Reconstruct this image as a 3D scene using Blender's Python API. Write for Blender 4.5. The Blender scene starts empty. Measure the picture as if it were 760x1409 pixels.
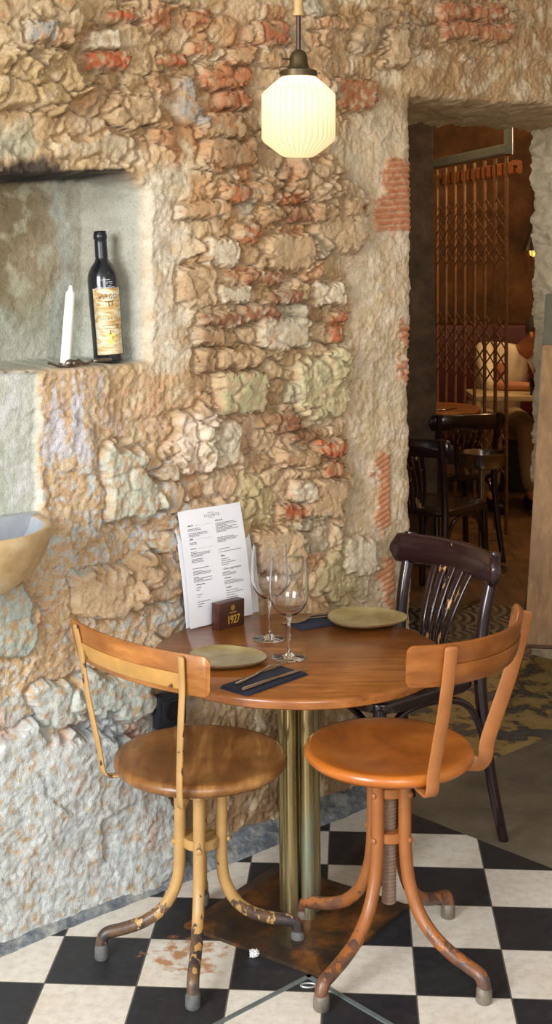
import bpy, bmesh, math, random
import numpy as np
from mathutils import Vector, Matrix
PI = math.pi
R = math.radians
random.seed(7)
scene = bpy.context.scene
COL = scene.collection
W_, H_, F_, HOR, EYE = 760, 1409, 1820.0, 361.0, 1.556

# ------------------------------------------------------------------ helpers
def lin(c):
    out = []
    for v in c:
        v = v / 255.0
        out.append(v / 12.92 if v <= 0.04045 else ((v + 0.055) / 1.055) ** 2.4)
    return tuple(out)

def lin4(c):
    return lin(c) + (1.0,)

def at(px, py, Y):
    """world point seen at photo pixel (px,py) and distance Y"""
    return Vector(((px - 380) / F_ * Y, Y, EYE - (py - HOR) / F_ * Y))

def on_z(px, py, z):
    Y = (EYE - z) * F_ / (py - HOR)
    return Vector(((px - 380) / F_ * Y, Y, z))

def obj(name, bm, mat=None, parent=None, smooth=True, angle=40, loc=None, rot=None):
    me = bpy.data.meshes.new(name)
    if isinstance(bm, bmesh.types.BMesh):
        bmesh.ops.recalc_face_normals(bm, faces=bm.faces[:])
        bm.to_mesh(me); bm.free()
    else:
        me.from_pydata(bm[0], [], bm[1]); me.update()
    if smooth:
        me.polygons.foreach_set('use_smooth', [True] * len(me.polygons))
        me.set_sharp_from_angle(angle=R(angle))
    if mat:
        for m in (mat if isinstance(mat, (list, tuple)) else [mat]):
            me.materials.append(m)
    o = bpy.data.objects.new(name, me)
    COL.objects.link(o)
    if parent: o.parent = parent
    if loc is not None: o.location = loc
    if rot is not None: o.rotation_euler = rot
    return o

def thing(name, label, cat, loc=(0, 0, 0), rotz=0.0, group=None, rot=None):
    o = bpy.data.objects.new(name, None); COL.objects.link(o)
    o.empty_display_size = 0.05
    o.location = loc
    o.rotation_euler = rot if rot else (0, 0, rotz)
    tag(o, label, cat, group)
    return o

def tag(o, label, cat, group=None):
    o['label'] = label; o['category'] = cat
    if group: o['group'] = group
    return o

def struct(o):
    o['kind'] = 'structure'
    return o

def dup(root, loc=None, rotz=None, label=None, group=None):
    def cp(o, parent):
        c = o.copy(); COL.objects.link(c)
        if parent: c.parent = parent
        for ch in o.children: cp(ch, c)
        return c
    kids = list(root.children)
    r = root.copy(); COL.objects.link(r)
    for ch in kids: cp(ch, r)
    if loc is not None: r.location = loc
    if rotz is not None: r.rotation_euler = (0, 0, rotz)
    if label: r['label'] = label
    if group: r['group'] = group
    return r

def box(bm, c, s, rz=0.0, bev=0.0, M=None):
    r = bmesh.ops.create_cube(bm, size=1.0)
    vs = r['verts']
    m = Matrix.Translation(Vector(c)) @ Matrix.Rotation(rz, 4, 'Z') @ Matrix.Diagonal((s[0], s[1], s[2], 1))
    if M is not None: m = M @ m
    bmesh.ops.transform(bm, matrix=m, verts=vs)
    if bev > 0:
        es = list({e for v in vs for e in v.link_edges})
        bmesh.ops.bevel(bm, geom=es, offset=bev, segments=2, profile=0.5, affect='EDGES')

def frames(pts):
    pts = [Vector(p) for p in pts]
    n = len(pts); T = []
    for i in range(n):
        a = pts[max(i - 1, 0)]; b = pts[min(i + 1, n - 1)]
        T.append((b - a).normalized())
    up = Vector((0, 0, 1)) if abs(T[0].z) < 0.9 else Vector((1, 0, 0))
    N = [(up - T[0] * up.dot(T[0])).normalized()]
    for i in range(1, n):
        v = N[-1] - T[i] * N[-1].dot(T[i])
        N.append(v.normalized())
    return pts, T, N

def tube(bm, pts, rad, seg=12, caps=True):
    pts, T, N = frames(pts)
    rings = []
    for i, p in enumerate(pts):
        r = rad[i] if isinstance(rad, (list, tuple)) else rad
        B = T[i].cross(N[i])
        rings.append([bm.verts.new(p + (N[i] * math.cos(2 * PI * k / seg) + B * math.sin(2 * PI * k / seg)) * r) for k in range(seg)])
    for i in range(len(rings) - 1):
        for k in range(seg):
            bm.faces.new((rings[i][k], rings[i][(k + 1) % seg], rings[i + 1][(k + 1) % seg], rings[i + 1][k]))
    if caps:
        bm.faces.new(rings[0][::-1]); bm.faces.new(rings[-1])

def smooth_path(pts, n=6):
    """Catmull-Rom through pts"""
    P = [Vector(p) for p in pts]
    out = []
    for i in range(len(P) - 1):
        p0 = P[max(i - 1, 0)]; p1 = P[i]; p2 = P[i + 1]; p3 = P[min(i + 2, len(P) - 1)]
        for k in range(n):
            t = k / n
            out.append(0.5 * ((2 * p1) + (p2 - p0) * t + (2 * p0 - 5 * p1 + 4 * p2 - p3) * t * t + (3 * p1 - p0 - 3 * p2 + p3) * t ** 3))
    out.append(P[-1])
    return out

def ribbon(bm, pts, sides, w, t, wl=None):
    """rectangular strip swept along pts; sides = unit width vectors; w width, t thickness"""
    pts = [Vector(p) for p in pts]
    n = len(pts); rings = []
    for i, p in enumerate(pts):
        T = (pts[min(i + 1, n - 1)] - pts[max(i - 1, 0)]).normalized()
        s = Vector(sides[i] if isinstance(sides, list) else sides)
        s = (s - T * s.dot(T)).normalized()
        u = T.cross(s)
        ww = (wl[i] if wl else w) / 2
        tt = (t[i] if isinstance(t, (list, tuple)) else t) / 2
        c = min(tt * 0.6, ww * 0.3)
        ring = []
        for a, b in ((ww - c, tt), (-ww + c, tt), (-ww, tt - c), (-ww, -tt + c), (-ww + c, -tt), (ww - c, -tt), (ww, -tt + c), (ww, tt - c)):
            ring.append(bm.verts.new(p + s * a + u * b))
        rings.append(ring)
    for i in range(n - 1):
        for k in range(8):
            bm.faces.new((rings[i][k], rings[i][(k + 1) % 8], rings[i + 1][(k + 1) % 8], rings[i + 1][k]))
    bm.faces.new(rings[0][::-1]); bm.faces.new(rings[-1])

def lathe(bm, prof, seg=48, c=(0, 0, 0), fn=None, close=False):
    """prof: (r,z) list; r==0 makes a pole"""
    rings = []
    for r, z in prof:
        if r < 1e-6:
            rings.append([bm.verts.new((c[0], c[1], c[2] + z))])
        else:
            ring = []
            for k in range(seg):
                a = 2 * PI * k / seg
                rr = r * (fn(a, z, r) if fn else 1.0)
                ring.append(bm.verts.new((c[0] + rr * math.cos(a), c[1] + rr * math.sin(a), c[2] + z)))
            rings.append(ring)
    L = len(rings)
    for i in range(L if close else L - 1):
        A = rings[i]; B = rings[(i + 1) % L]
        if len(A) == 1 and len(B) == 1: continue
        for k in range(seg):
            k2 = (k + 1) % seg
            if len(A) == 1: bm.faces.new((A[0], B[k2], B[k]))
            elif len(B) == 1: bm.faces.new((A[k], A[k2], B[0]))
            else: bm.faces.new((A[k], A[k2], B[k2], B[k]))

def prism(bm, poly, z0, z1, bev=0.0):
    b = [bm.verts.new((p[0], p[1], z0)) for p in poly]
    t = [bm.verts.new((p[0], p[1], z1)) for p in poly]
    n = len(poly)
    fs = [bm.faces.new(b[::-1]), bm.faces.new(t)]
    for i in range(n):
        fs.append(bm.faces.new((b[i], b[(i + 1) % n], t[(i + 1) % n], t[i])))
    if bev > 0:
        es = [e for e in fs[1].edges] + [e for e in fs[0].edges]
        bmesh.ops.bevel(bm, geom=es, offset=bev, segments=3, profile=0.5, affect='EDGES')

def rounded_poly(pts, r, n=6):
    out = []
    P = [Vector((p[0], p[1])) for p in pts]
    for i in range(len(P)):
        a, b, c = P[i - 1], P[i], P[(i + 1) % len(P)]
        u = (a - b).normalized(); v = (c - b).normalized()
        p0 = b + u * r; p2 = b + v * r
        for k in range(n + 1):
            t = k / n
            q = p0 * (1 - t) ** 2 + b * 2 * t * (1 - t) + p2 * t * t
            out.append((q.x, q.y))
    return out

_fc = {}
def text_geo(body, size, spacing=1.0, shear=0.0):
    cu = bpy.data.curves.new('lettering', 'FONT')
    cu.body = body; cu.size = size; cu.align_x = 'CENTER'; cu.align_y = 'CENTER'
    cu.space_character = spacing; cu.shear = shear; cu.resolution_u = 3
    o = bpy.data.objects.new('lettering', cu); COL.objects.link(o)
    dg = bpy.context.evaluated_depsgraph_get()
    me = bpy.data.meshes.new_from_object(o.evaluated_get(dg))
    V = [v.co.copy() for v in me.vertices]; Fc = [tuple(p.vertices) for p in me.polygons]
    bpy.data.objects.remove(o); bpy.data.curves.remove(cu); bpy.data.meshes.remove(me)
    return V, Fc

def add_geo(bm, V, Fc, fn):
    vs = [bm.verts.new(fn(v)) for v in V]
    for f in Fc:
        try: bm.faces.new([vs[i] for i in f])
        except ValueError: pass

# ------------------------------------------------------------------ materials
def new_mat(name):
    m = bpy.data.materials.new(name); m.use_nodes = True
    nt = m.node_tree
    return m, nt, nt.nodes['Principled BSDF']

def N(nt, t, **kw):
    n = nt.nodes.new(t)
    for k, v in kw.items():
        if k.startswith('i_'): n.inputs[k[2:].replace('_', ' ')].default_value = v
        else: setattr(n, k, v)
    return n

def coords(nt, scale=(1, 1, 1), rot=(0, 0, 0), loc=(0, 0, 0)):
    tc = N(nt, 'ShaderNodeTexCoord'); mp = N(nt, 'ShaderNodeMapping')
    mp.inputs['Scale'].default_value = scale; mp.inputs['Rotation'].default_value = rot; mp.inputs['Location'].default_value = loc
    nt.links.new(tc.outputs['Object'], mp.inputs['Vector'])
    return mp.outputs['Vector']

def noise(nt, vec, scale, detail=5, rough=0.6, dist=0.0):
    n = N(nt, 'ShaderNodeTexNoise')
    n.inputs['Scale'].default_value = scale; n.inputs['Detail'].default_value = detail
    n.inputs['Roughness'].default_value = rough; n.inputs['Distortion'].default_value = dist
    nt.links.new(vec, n.inputs['Vector'])
    return n.outputs['Fac']

def ramp(nt, fac, stops):
    r = N(nt, 'ShaderNodeValToRGB')
    el = r.color_ramp.elements
    while len(el) < len(stops): el.new(0.5)
    for e, (p, c) in zip(el, stops):
        e.position = p; e.color = c if len(c) == 4 else tuple(c) + (1,)
    nt.links.new(fac, r.inputs['Fac'])
    return r.outputs['Color']

def mix(nt, a, b, fac, mode='MIX'):
    m = N(nt, 'ShaderNodeMix', data_type='RGBA', blend_type=mode)
    for sock, v in ((m.inputs[0], fac), (m.inputs[6], a), (m.inputs[7], b)):
        if hasattr(v, 'node'): nt.links.new(v, sock)
        else: sock.default_value = v
    return m.outputs[2]

def bump(nt, bs, h, strength, dist=0.01):
    b = N(nt, 'ShaderNodeBump'); b.inputs['Strength'].default_value = strength; b.inputs['Distance'].default_value = dist
    nt.links.new(h, b.inputs['Height']); nt.links.new(b.outputs['Normal'], bs.inputs['Normal'])

def simple(name, c, rough=0.5, metal=0.0, var=0.12, scale=30, bmp=0.0, spec=None, coat=0.0):
    m, nt, bs = new_mat(name)
    v = coords(nt)
    f = noise(nt, v, scale)
    c = lin(c)
    a = tuple(x * (1 - var) for x in c) + (1,); b = tuple(min(1, x * (1 + var)) for x in c) + (1,)
    nt.links.new(ramp(nt, f, [(0.3, a), (0.7, b)]), bs.inputs['Base Color'])
    bs.inputs['Roughness'].default_value = rough; bs.inputs['Metallic'].default_value = metal
    if spec is not None: bs.inputs['Specular IOR Level'].default_value = spec
    if coat: bs.inputs['Coat Weight'].default_value = coat; bs.inputs['Coat Roughness'].default_value = 0.15
    if bmp: bump(nt, bs, f, bmp, 0.004)
    return m

def wood(name, c1, c2, c3, rough=0.35, scale=(3, 22, 22), coat=0.25, bmp=0.08, wear=None, rot=(0, 0, 0)):
    m, nt, bs = new_mat(name)
    v = coords(nt, scale, rot)
    f = noise(nt, v, 1.6, 7, 0.62, 0.6)
    base = ramp(nt, f, [(0.3, lin4(c1)), (0.5, lin4(c2)), (0.72, lin4(c3))])
    v2 = coords(nt, (1, 1, 1), loc=(3, 1, 2))
    g = noise(nt, v2, 7.0, 4, 0.6)
    base = mix(nt, base, mix(nt, base, lin4(c1), 0.6), ramp(nt, g, [(0.42, (0, 0, 0)), (0.65, (1, 1, 1))]))
    if wear:
        w = noise(nt, coords(nt, (1, 1, 0.35), loc=(1, 5, 0)), wear[1], 6, 0.7)
        base = mix(nt, base, lin4(wear[0]), ramp(nt, w, [(wear[2], (0, 0, 0)), (wear[2] + 0.02, (1, 1, 1))]))
    nt.links.new(base, bs.inputs['Base Color'])
    bs.inputs['Roughness'].default_value = rough
    bs.inputs['Coat Weight'].default_value = coat; bs.inputs['Coat Roughness'].default_value = 0.2
    bump(nt, bs, f, bmp, 0.003)
    return m

def chipped(name, paint, under, thr=0.6, scale=60, rough=0.4, under2=None, foot=None):
    """painted steel, paint flaked off in patches; foot=(z0,z1): worn bare towards the feet"""
    m, nt, bs = new_mat(name)
    v = coords(nt, (1, 1, 0.55))
    f = noise(nt, v, scale, 4, 0.55)
    p = lin(paint)
    var = noise(nt, coords(nt), 18, 4)
    pc = ramp(nt, var, [(0.3, tuple(x * 0.85 for x in p) + (1,)), (0.7, tuple(min(1, x * 1.1) for x in p) + (1,))])
    fac = ramp(nt, f, [(thr, (0, 0, 0)), (thr + 0.025, (1, 1, 1))])
    if foot:
        sx = N(nt, 'ShaderNodeSeparateXYZ'); nt.links.new(coords(nt), sx.inputs[0])
        mr = N(nt, 'ShaderNodeMapRange'); nt.links.new(sx.outputs['Z'], mr.inputs['Value'])
        mr.inputs['From Min'].default_value = foot[0]; mr.inputs['From Max'].default_value = foot[1]
        mr.inputs['To Min'].default_value = 0.32; mr.inputs['To Max'].default_value = 0.0
        ad = N(nt, 'ShaderNodeMath', operation='ADD'); nt.links.new(f, ad.inputs[0]); nt.links.new(mr.outputs[0], ad.inputs[1])
        fac = ramp(nt, ad.outputs[0], [(thr, (0, 0, 0)), (thr + 0.025, (1, 1, 1))])
    un = lin4(under)
    if under2:
        un = ramp(nt, noise(nt, coords(nt, loc=(2, 2, 2)), 26, 5), [(0.42, lin4(under)), (0.6, lin4(under2))])
    nt.links.new(mix(nt, pc, un, fac), bs.inputs['Base Color'])
    bs.inputs['Roughness'].default_value = rough
    inv = N(nt, 'ShaderNodeMath', operation='SUBTRACT'); inv.inputs[0].default_value = 1
    nt.links.new(fac, inv.inputs[1]); bump(nt, bs, inv.outputs[0], 0.25, 0.002)
    return m

def glass(name, c=(1, 1, 1), rough=0.0, ior=1.48):
    m, nt, bs = new_mat(name)
    bs.inputs['Base Color'].default_value = tuple(c) + (1,)
    bs.inputs['Transmission Weight'].default_value = 1.0
    bs.inputs['Roughness'].default_value = rough; bs.inputs['IOR'].default_value = ior
    return m

def emit(name, c, s):
    m, nt, bs = new_mat(name)
    bs.inputs['Base Color'].default_value = lin4(c)
    bs.inputs['Emission Color'].default_value = lin4(c); bs.inputs['Emission Strength'].default_value = s
    return m

# ------------------------------------------------------------------ camera
cam = bpy.data.cameras.new('camera'); camo = bpy.data.objects.new('camera', cam); COL.objects.link(camo)
camo.location = (0, 0, EYE); camo.rotation_euler = (PI / 2, 0, 0)
cam.sensor_fit = 'VERTICAL'; cam.sensor_height = 36.0
cam.lens = F_ / H_ * 36.0
cam.shift_y = -(H_ / 2 - HOR) / H_
cam.clip_start = 0.05
scene.camera = camo
vs = scene.view_settings
vs.view_transform = 'Standard'; vs.look = 'None'; vs.gamma = 1.0; vs.use_curve_mapping = False
vs.exposure = 0.34
# ------------------------------------------------------------------ the rubble wall with its niche and doorway
AL = R(42.5)
DU = np.array((math.cos(AL), math.sin(AL)))          # along the wall, to the right and away
NR = np.array((math.sin(AL), -math.cos(AL)))         # out of the wall, into the dining room
P0 = np.array((-0.63, 3.02))

def u_at(px):
    r = (px - 380) / F_
    return (P0[0] - P0[1] * r) / (DU[1] * r - DU[0])

def uz(px, py):
    u = u_at(px); Y = P0[1] + u * DU[1]
    return u, EYE - (py - HOR) / F_ * Y

def wallpt(px, py, d=0.0):
    """point at pixel (px,py) on the wall plane moved d out of the wall"""
    r = (px - 380) / F_
    q = P0 + NR * d
    u = (q[0] - q[1] * r) / (DU[1] * r - DU[0])
    Y = q[1] + u * DU[1]
    return Vector((r * Y, Y, EYE - (py - HOR) / F_ * Y))

def on_wall(u, z, d=0.0):
    q = P0 + DU * u + NR * d
    return Vector((q[0], q[1], z))

def _h(ix, iy, seed):
    n = (ix.astype(np.int64) * 374761393 + iy.astype(np.int64) * 668265263 + seed * 974634777) & 0x7fffffff
    n = ((n ^ (n >> 13)) * 1274126177) & 0x7fffffff
    n = ((n ^ (n >> 16)) * 1103515245) & 0x7fffffff
    return (n ^ (n >> 15)) / float(0x7fffffff)

def pn(x, y, seed=0):
    xi = np.floor(x); yi = np.floor(y); fx = x - xi; fy = y - yi
    def g(ix, iy, dx, dy):
        a = _h(ix, iy, seed) * 2 * PI
        return np.cos(a) * dx + np.sin(a) * dy
    sx = fx * fx * fx * (fx * (fx * 6 - 15) + 10); sy = fy * fy * fy * (fy * (fy * 6 - 15) + 10)
    a = g(xi, yi, fx, fy); b = g(xi + 1, yi, fx - 1, fy); c = g(xi, yi + 1, fx, fy - 1); d = g(xi + 1, yi + 1, fx - 1, fy - 1)
    return ((a + (b - a) * sx) + ((c + (d - c) * sx) - (a + (b - a) * sx)) * sy) * 1.5

def fbm(x, y, seed=0, oct=4, gain=0.5):
    s = 0; a = 1.0; t = 0
    for i in range(oct):
        s = s + a * pn(x, y, seed + i * 17); t += a
        x = x * 2.03 + 5.1; y = y * 2.03 + 1.7; a *= gain
    return s / t * 1.4

def ridge(x, y, seed=0, oct=3):
    s = 0; a = 1.0; t = 0
    for i in range(oct):
        s = s + a * (1 - 2 * np.abs(pn(x, y, seed + i * 13))); t += a
        x = x * 2.1 + 3; y = y * 2.1 + 9; a *= 0.5
    return s / t

def ss(a, b, x):
    t = np.clip((x - a) / (b - a), 0, 1)
    return t * t * (3 - 2 * t)

def voro(x, y, seed):
    xi = np.floor(x); yi = np.floor(y)
    F1 = np.full(x.shape, 9.0); F2 = np.full(x.shape, 9.0)
    ID = np.zeros(x.shape); OX = np.zeros(x.shape); OY = np.zeros(x.shape)
    for i in (-1, 0, 1):
        for j in (-1, 0, 1):
            cx = xi + i; cy = yi + j
            dx = cx + 0.15 + 0.7 * _h(cx, cy, seed) - x; dy = cy + 0.15 + 0.7 * _h(cx, cy, seed + 1) - y
            d = np.sqrt(dx * dx + dy * dy)
            near = d < F1
            F2 = np.where(near, F1, np.minimum(F2, d))
            F1 = np.where(near, d, F1); ID = np.where(near, _h(cx, cy, seed + 2), ID)
            OX = np.where(near, dx, OX); OY = np.where(near, dy, OY)
    return F1, F2, ID, OX, OY

STEP = 0.004
TH = 0.5                                              # wall thickness
uL = u_at(571); uR = 2.725; zT = 2.055
zN0 = 1.556 - (507 - 361) / F_ * (P0[1] + 0.2 * DU[1])   # niche sill
def axis(a, fine0, fine1, b, marks):
    g = list(np.arange(a, fine0, 0.08)) + list(np.arange(fine0, fine1, STEP)) + list(np.arange(fine1, min(b, fine1 + 0.9), 0.01)) + list(np.arange(fine1 + 0.9, b + 0.01, 0.08))
    g = np.array(g)
    for m in marks: g[np.argmin(np.abs(g - m))] = m
    return np.unique(g)
gu = axis(-3.2, -0.24, 2.25, 7.3, (uL, uR))
gz = axis(0.0, 0.0, 2.46, 2.94, (zT,))
gz = np.append(gz, 3.0)
nu, nz = len(gu), len(gz)
U, Zz = np.meshgrid(gu, gz)                            # rows: z

def wall_surface(U, Z):
    """height out of the plane and albedo for wall coordinates"""
    Yp = P0[1] + U * DU[1]; Yp = np.maximum(Yp, 0.6)
    PX = 380 + F_ * (P0[0] + U * DU[0]) / Yp
    PY = HOR + F_ * (EYE - Z) / Yp
    w1 = fbm(U * 9, Z * 9, 3); w2 = fbm(U * 9 + 7, Z * 9, 9)
    w3 = fbm(U * 40, Z * 40, 5, 3); w4 = fbm(U * 40 + 3, Z * 40, 6, 3)
    X = PX + 22 * w1 + 5 * w3; Y = PY + 22 * w2 + 5 * w4
    def zone(x0, y0, x1, y1, s=25):
        return ss(x0 - s, x0 + s, X) * (1 - ss(x1 - s, x1 + s, X)) * ss(y0 - s, y0 + s, Y) * (1 - ss(y1 - s, y1 + s, Y))
    rub = np.maximum.reduce([zone(-80, -80, 475, 165), zone(200, 100, 475, 250), zone(262, 200, 478, 900), zone(195, 590, 480, 905), zone(560, -60, 720, 62)])
    rub = np.clip(rub, 0, 1)
    plas = np.maximum.reduce([zone(488, 150, 640, 860, 14), zone(205, 240, 255, 500, 15)])
    low = ss(520, 760, Y + 0.35 * (230 - X)) * (1 - ss(230, 330, X + 0.05 * (Y - 900)))     # lime washed lower left
    low2 = ss(930, 1010, Y) * (1 - ss(210, 300, X))
    low = np.clip(np.maximum(low, low2), 0, 1)
    # ---- height
    h = 0.014 * fbm(U * 3.1, Z * 3.1, 21, 3) - 0.016
    bury = ss(-0.25, 0.25, fbm(U * 6.5, Z * 6.5, 27, 3))          # where mortar leaves the stones bare
    gran = ss(-0.2, 0.3, fbm(U * 10, Z * 10, 29, 3))
    uu = U + 0.016 * w1 + 0.005 * w3; zz = Z + 0.016 * w2 + 0.005 * w4
    F1, F2, ID, OX, OY = voro(uu / 0.088, zz / 0.058, 31)
    e = F2 - F1
    stone = ss(0.02, 0.17, e)
    chink = (1 - ss(0.02, 0.10, e))
    t1 = (ID * 7.3 % 1 - 0.5); t2 = (ID * 13.7 % 1 - 0.5)
    hr = stone * (0.3 + 0.7 * ID) * 0.020 + stone * (OX * t1 + OY * t2) * 0.026
    G1, G2, ID2, QX, QY = voro(uu / 0.036, zz / 0.026, 47)
    st2 = ss(0.03, 0.3, G2 - G1)
    hr2 = st2 * (0.2 + 0.8 * ID2) * 0.007 + st2 * (QX * (ID2 * 5.1 % 1 - 0.5) + QY * (ID2 * 9.7 % 1 - 0.5)) * 0.012
    rg = ridge(U * 16, Z * 16, 61); rg2 = ridge(U * 42 + w1, Z * 42 + w2, 71, 2)
    fine = fbm(U * 90, Z * 90, 81, 2)
    K1, K2, ID3, KX, KY = voro(uu / 0.17 + 0.4, zz / 0.13, 53)
    fac3 = (KX * (ID3 * 3.3 % 1 - 0.5) + KY * (ID3 * 8.9 % 1 - 0.5)) * 0.03
    h = 1.0 * h - rub * chink * bury * 0.014
    ero = 0.0035 * np.abs(fbm(U * 22 + w1, Z * 22 + w2, 75, 4, 0.6))
    h = h + rub * (hr * (0.25 + 0.75 * bury) + 0.55 * hr2 * (0.3 + 0.7 * gran) + 0.004 * rg + fac3 * (0.3 + 0.7 * bury)) + (1 - rub) * (0.005 * rg + 0.22 * hr2 * (1 - 0.6 * plas) + 0.4 * fac3 * (1 - 0.7 * plas))
    h = h + 0.0022 * rg2 * (0.3 + 0.7 * gran) * (1 - 0.45 * plas) + 0.0018 * fine - ero * (1 - 0.4 * plas)
    # ---- colour
    def C(c): return np.array(lin(c))
    def lay(col, c, m): return col + (C(c) - col) * m[..., None]
    v = fbm(U * 5, Z * 5, 91, 4); v2 = fbm(U * 14, Z * 14, 95, 4); v3 = fbm(U * 45, Z * 45, 99, 3)
    col = np.zeros(U.shape + (3,)) + C((206, 172, 124))
    col = lay(col, (190, 150, 98), ss(0.0, 0.5, v)); col = lay(col, (222, 196, 156), ss(0.05, 0.5, -v2))
    col = lay(col, (226, 200, 168), 0.6 * rub * (1 - stone))                    # paler mortar
    rs = rub * stone
    col = lay(col, (214, 180, 134), rs * (ID < 0.25)); col = lay(col, (188, 150, 104), rs * ((ID > 0.25) & (ID < 0.45)))
    col = lay(col, (202, 142, 92), 0.7 * rs * ((ID > 0.72) & (ID < 0.84))); col = lay(col, (186, 174, 146), 0.8 * rs * (ID > 0.9))
    warm = np.maximum(zone(250, 30, 470, 330, 60), 0.7 * zone(480, -60, 800, 140, 40))
    col = lay(col, (204, 150, 88), 0.5 * warm * ss(-0.2, 0.4, v2 + 0.4 * v3))
    col = lay(col, (206, 124, 66), 0.55 * zone(255, 40, 440, 250, 40) * ss(0.12, 0.4, v + 0.6 * v2))
    col = lay(col, (192, 160, 104), 0.5 * zone(-40, -40, 250, 150, 40) * ss(-0.1, 0.3, v2))
    col = lay(col, (230, 210, 182), 0.7 * plas * ss(-0.35, 0.2, v2)); col = lay(col, (214, 198, 160), 0.5 * plas * ss(0.1, 0.4, v))
    col = lay(col, (178, 160, 116), 0.5 * zone(470, 40, 580, 240, 30) * ss(-0.1, 0.3, v2))
    col = lay(col, (172, 130, 84), 0.5 * zone(470, -60, 820, 150, 35) * ss(-0.5, 0.3, v2 + 0.4 * v3))
    col = lay(col, (176, 138, 90), 0.35 * zone(-60, -60, 300, 200, 40) * ss(-0.3, 0.3, v2 + 0.5 * v3))
    # pinkish middle, olive bits
    col = lay(col, (226, 186, 148), 0.5 * zone(230, 520, 480, 860, 50) * ss(0, 0.4, v))
    col = lay(col, (196, 182, 126), 0.5 * zone(300, 480, 560, 860, 50) * ss(0.15, 0.4, -v))
    # ochre / pink ground with lime wash lower left
    och = np.clip(zone(45, 520, 250, 980, 40), 0, 1)
    col = lay(col, (224, 184, 138), 0.7 * och * ss(-0.4, 0.3, v2)); col = lay(col, (196, 126, 80), 0.65 * och * ss(0.16, 0.34, v3 + 0.35 * v2 + 0.4 * fbm(U * 110, Z * 110, 171, 2)))
    v4 = fbm(U * 85, Z * 85, 151, 3)
    lw = low * ss(-0.15, 0.15, 0.5 * v2 + 0.6 * v3 + 0.4 * v4 + 0.35 * v - 0.16 + 0.42 * low2)
    col = lay(col, (222, 212, 196), 0.85 * lw * (1 - low2)); col = lay(col, (190, 196, 193), 0.92 * lw * (0.35 + 0.65 * low2))
    col = lay(col, (176, 190, 184), 0.6 * lw * ss(0.05, 0.35, v3)); col = lay(col, (206, 200, 216), 0.4 * lw * ss(0.1, 0.4, -v2))
    col = lay(col, (214, 160, 126), 0.8 * low2 * ss(0.0, 0.22, 0.6 * fbm(U * 9, Z * 5, 181, 4) + 0.5 * v3 + 0.25 * v4)); col = lay(col, (176, 188, 194), 0.6 * low2 * ss(0.0, 0.35, fbm(U * 8, Z * 8, 185, 4) + 0.3 * v3))
    col = lay(col, (150, 112, 78), 0.5 * zone(225, 1080, 420, 1240, 18) * ss(-0.3, 0.3, v2))
    col = lay(col, (146, 110, 76), 0.72 * zone(232, 990, 540, 1260, 14) * ss(-0.6, 0.2, v2 + 0.3 * v3))  # brown stone tone, with the shadow low on the wall painted in
    # lime runs below the sill
    run = zone(62, 515, 140, 640, 14) * ss(0.05, 0.3, pn(U * 55, Z * 4, 121) + 0.3 * v3)
    col = lay(col, (208, 206, 214), 0.8 * run)
    # ---- single stones, bricks
    B = []
    O1, O2, O3 = (194, 98, 50), (184, 112, 66), (152, 98, 64)
    T1, T2, GR, PA, GN = (208, 172, 126), (200, 156, 108), (182, 174, 162), (224, 206, 174), (190, 194, 160)
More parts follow.
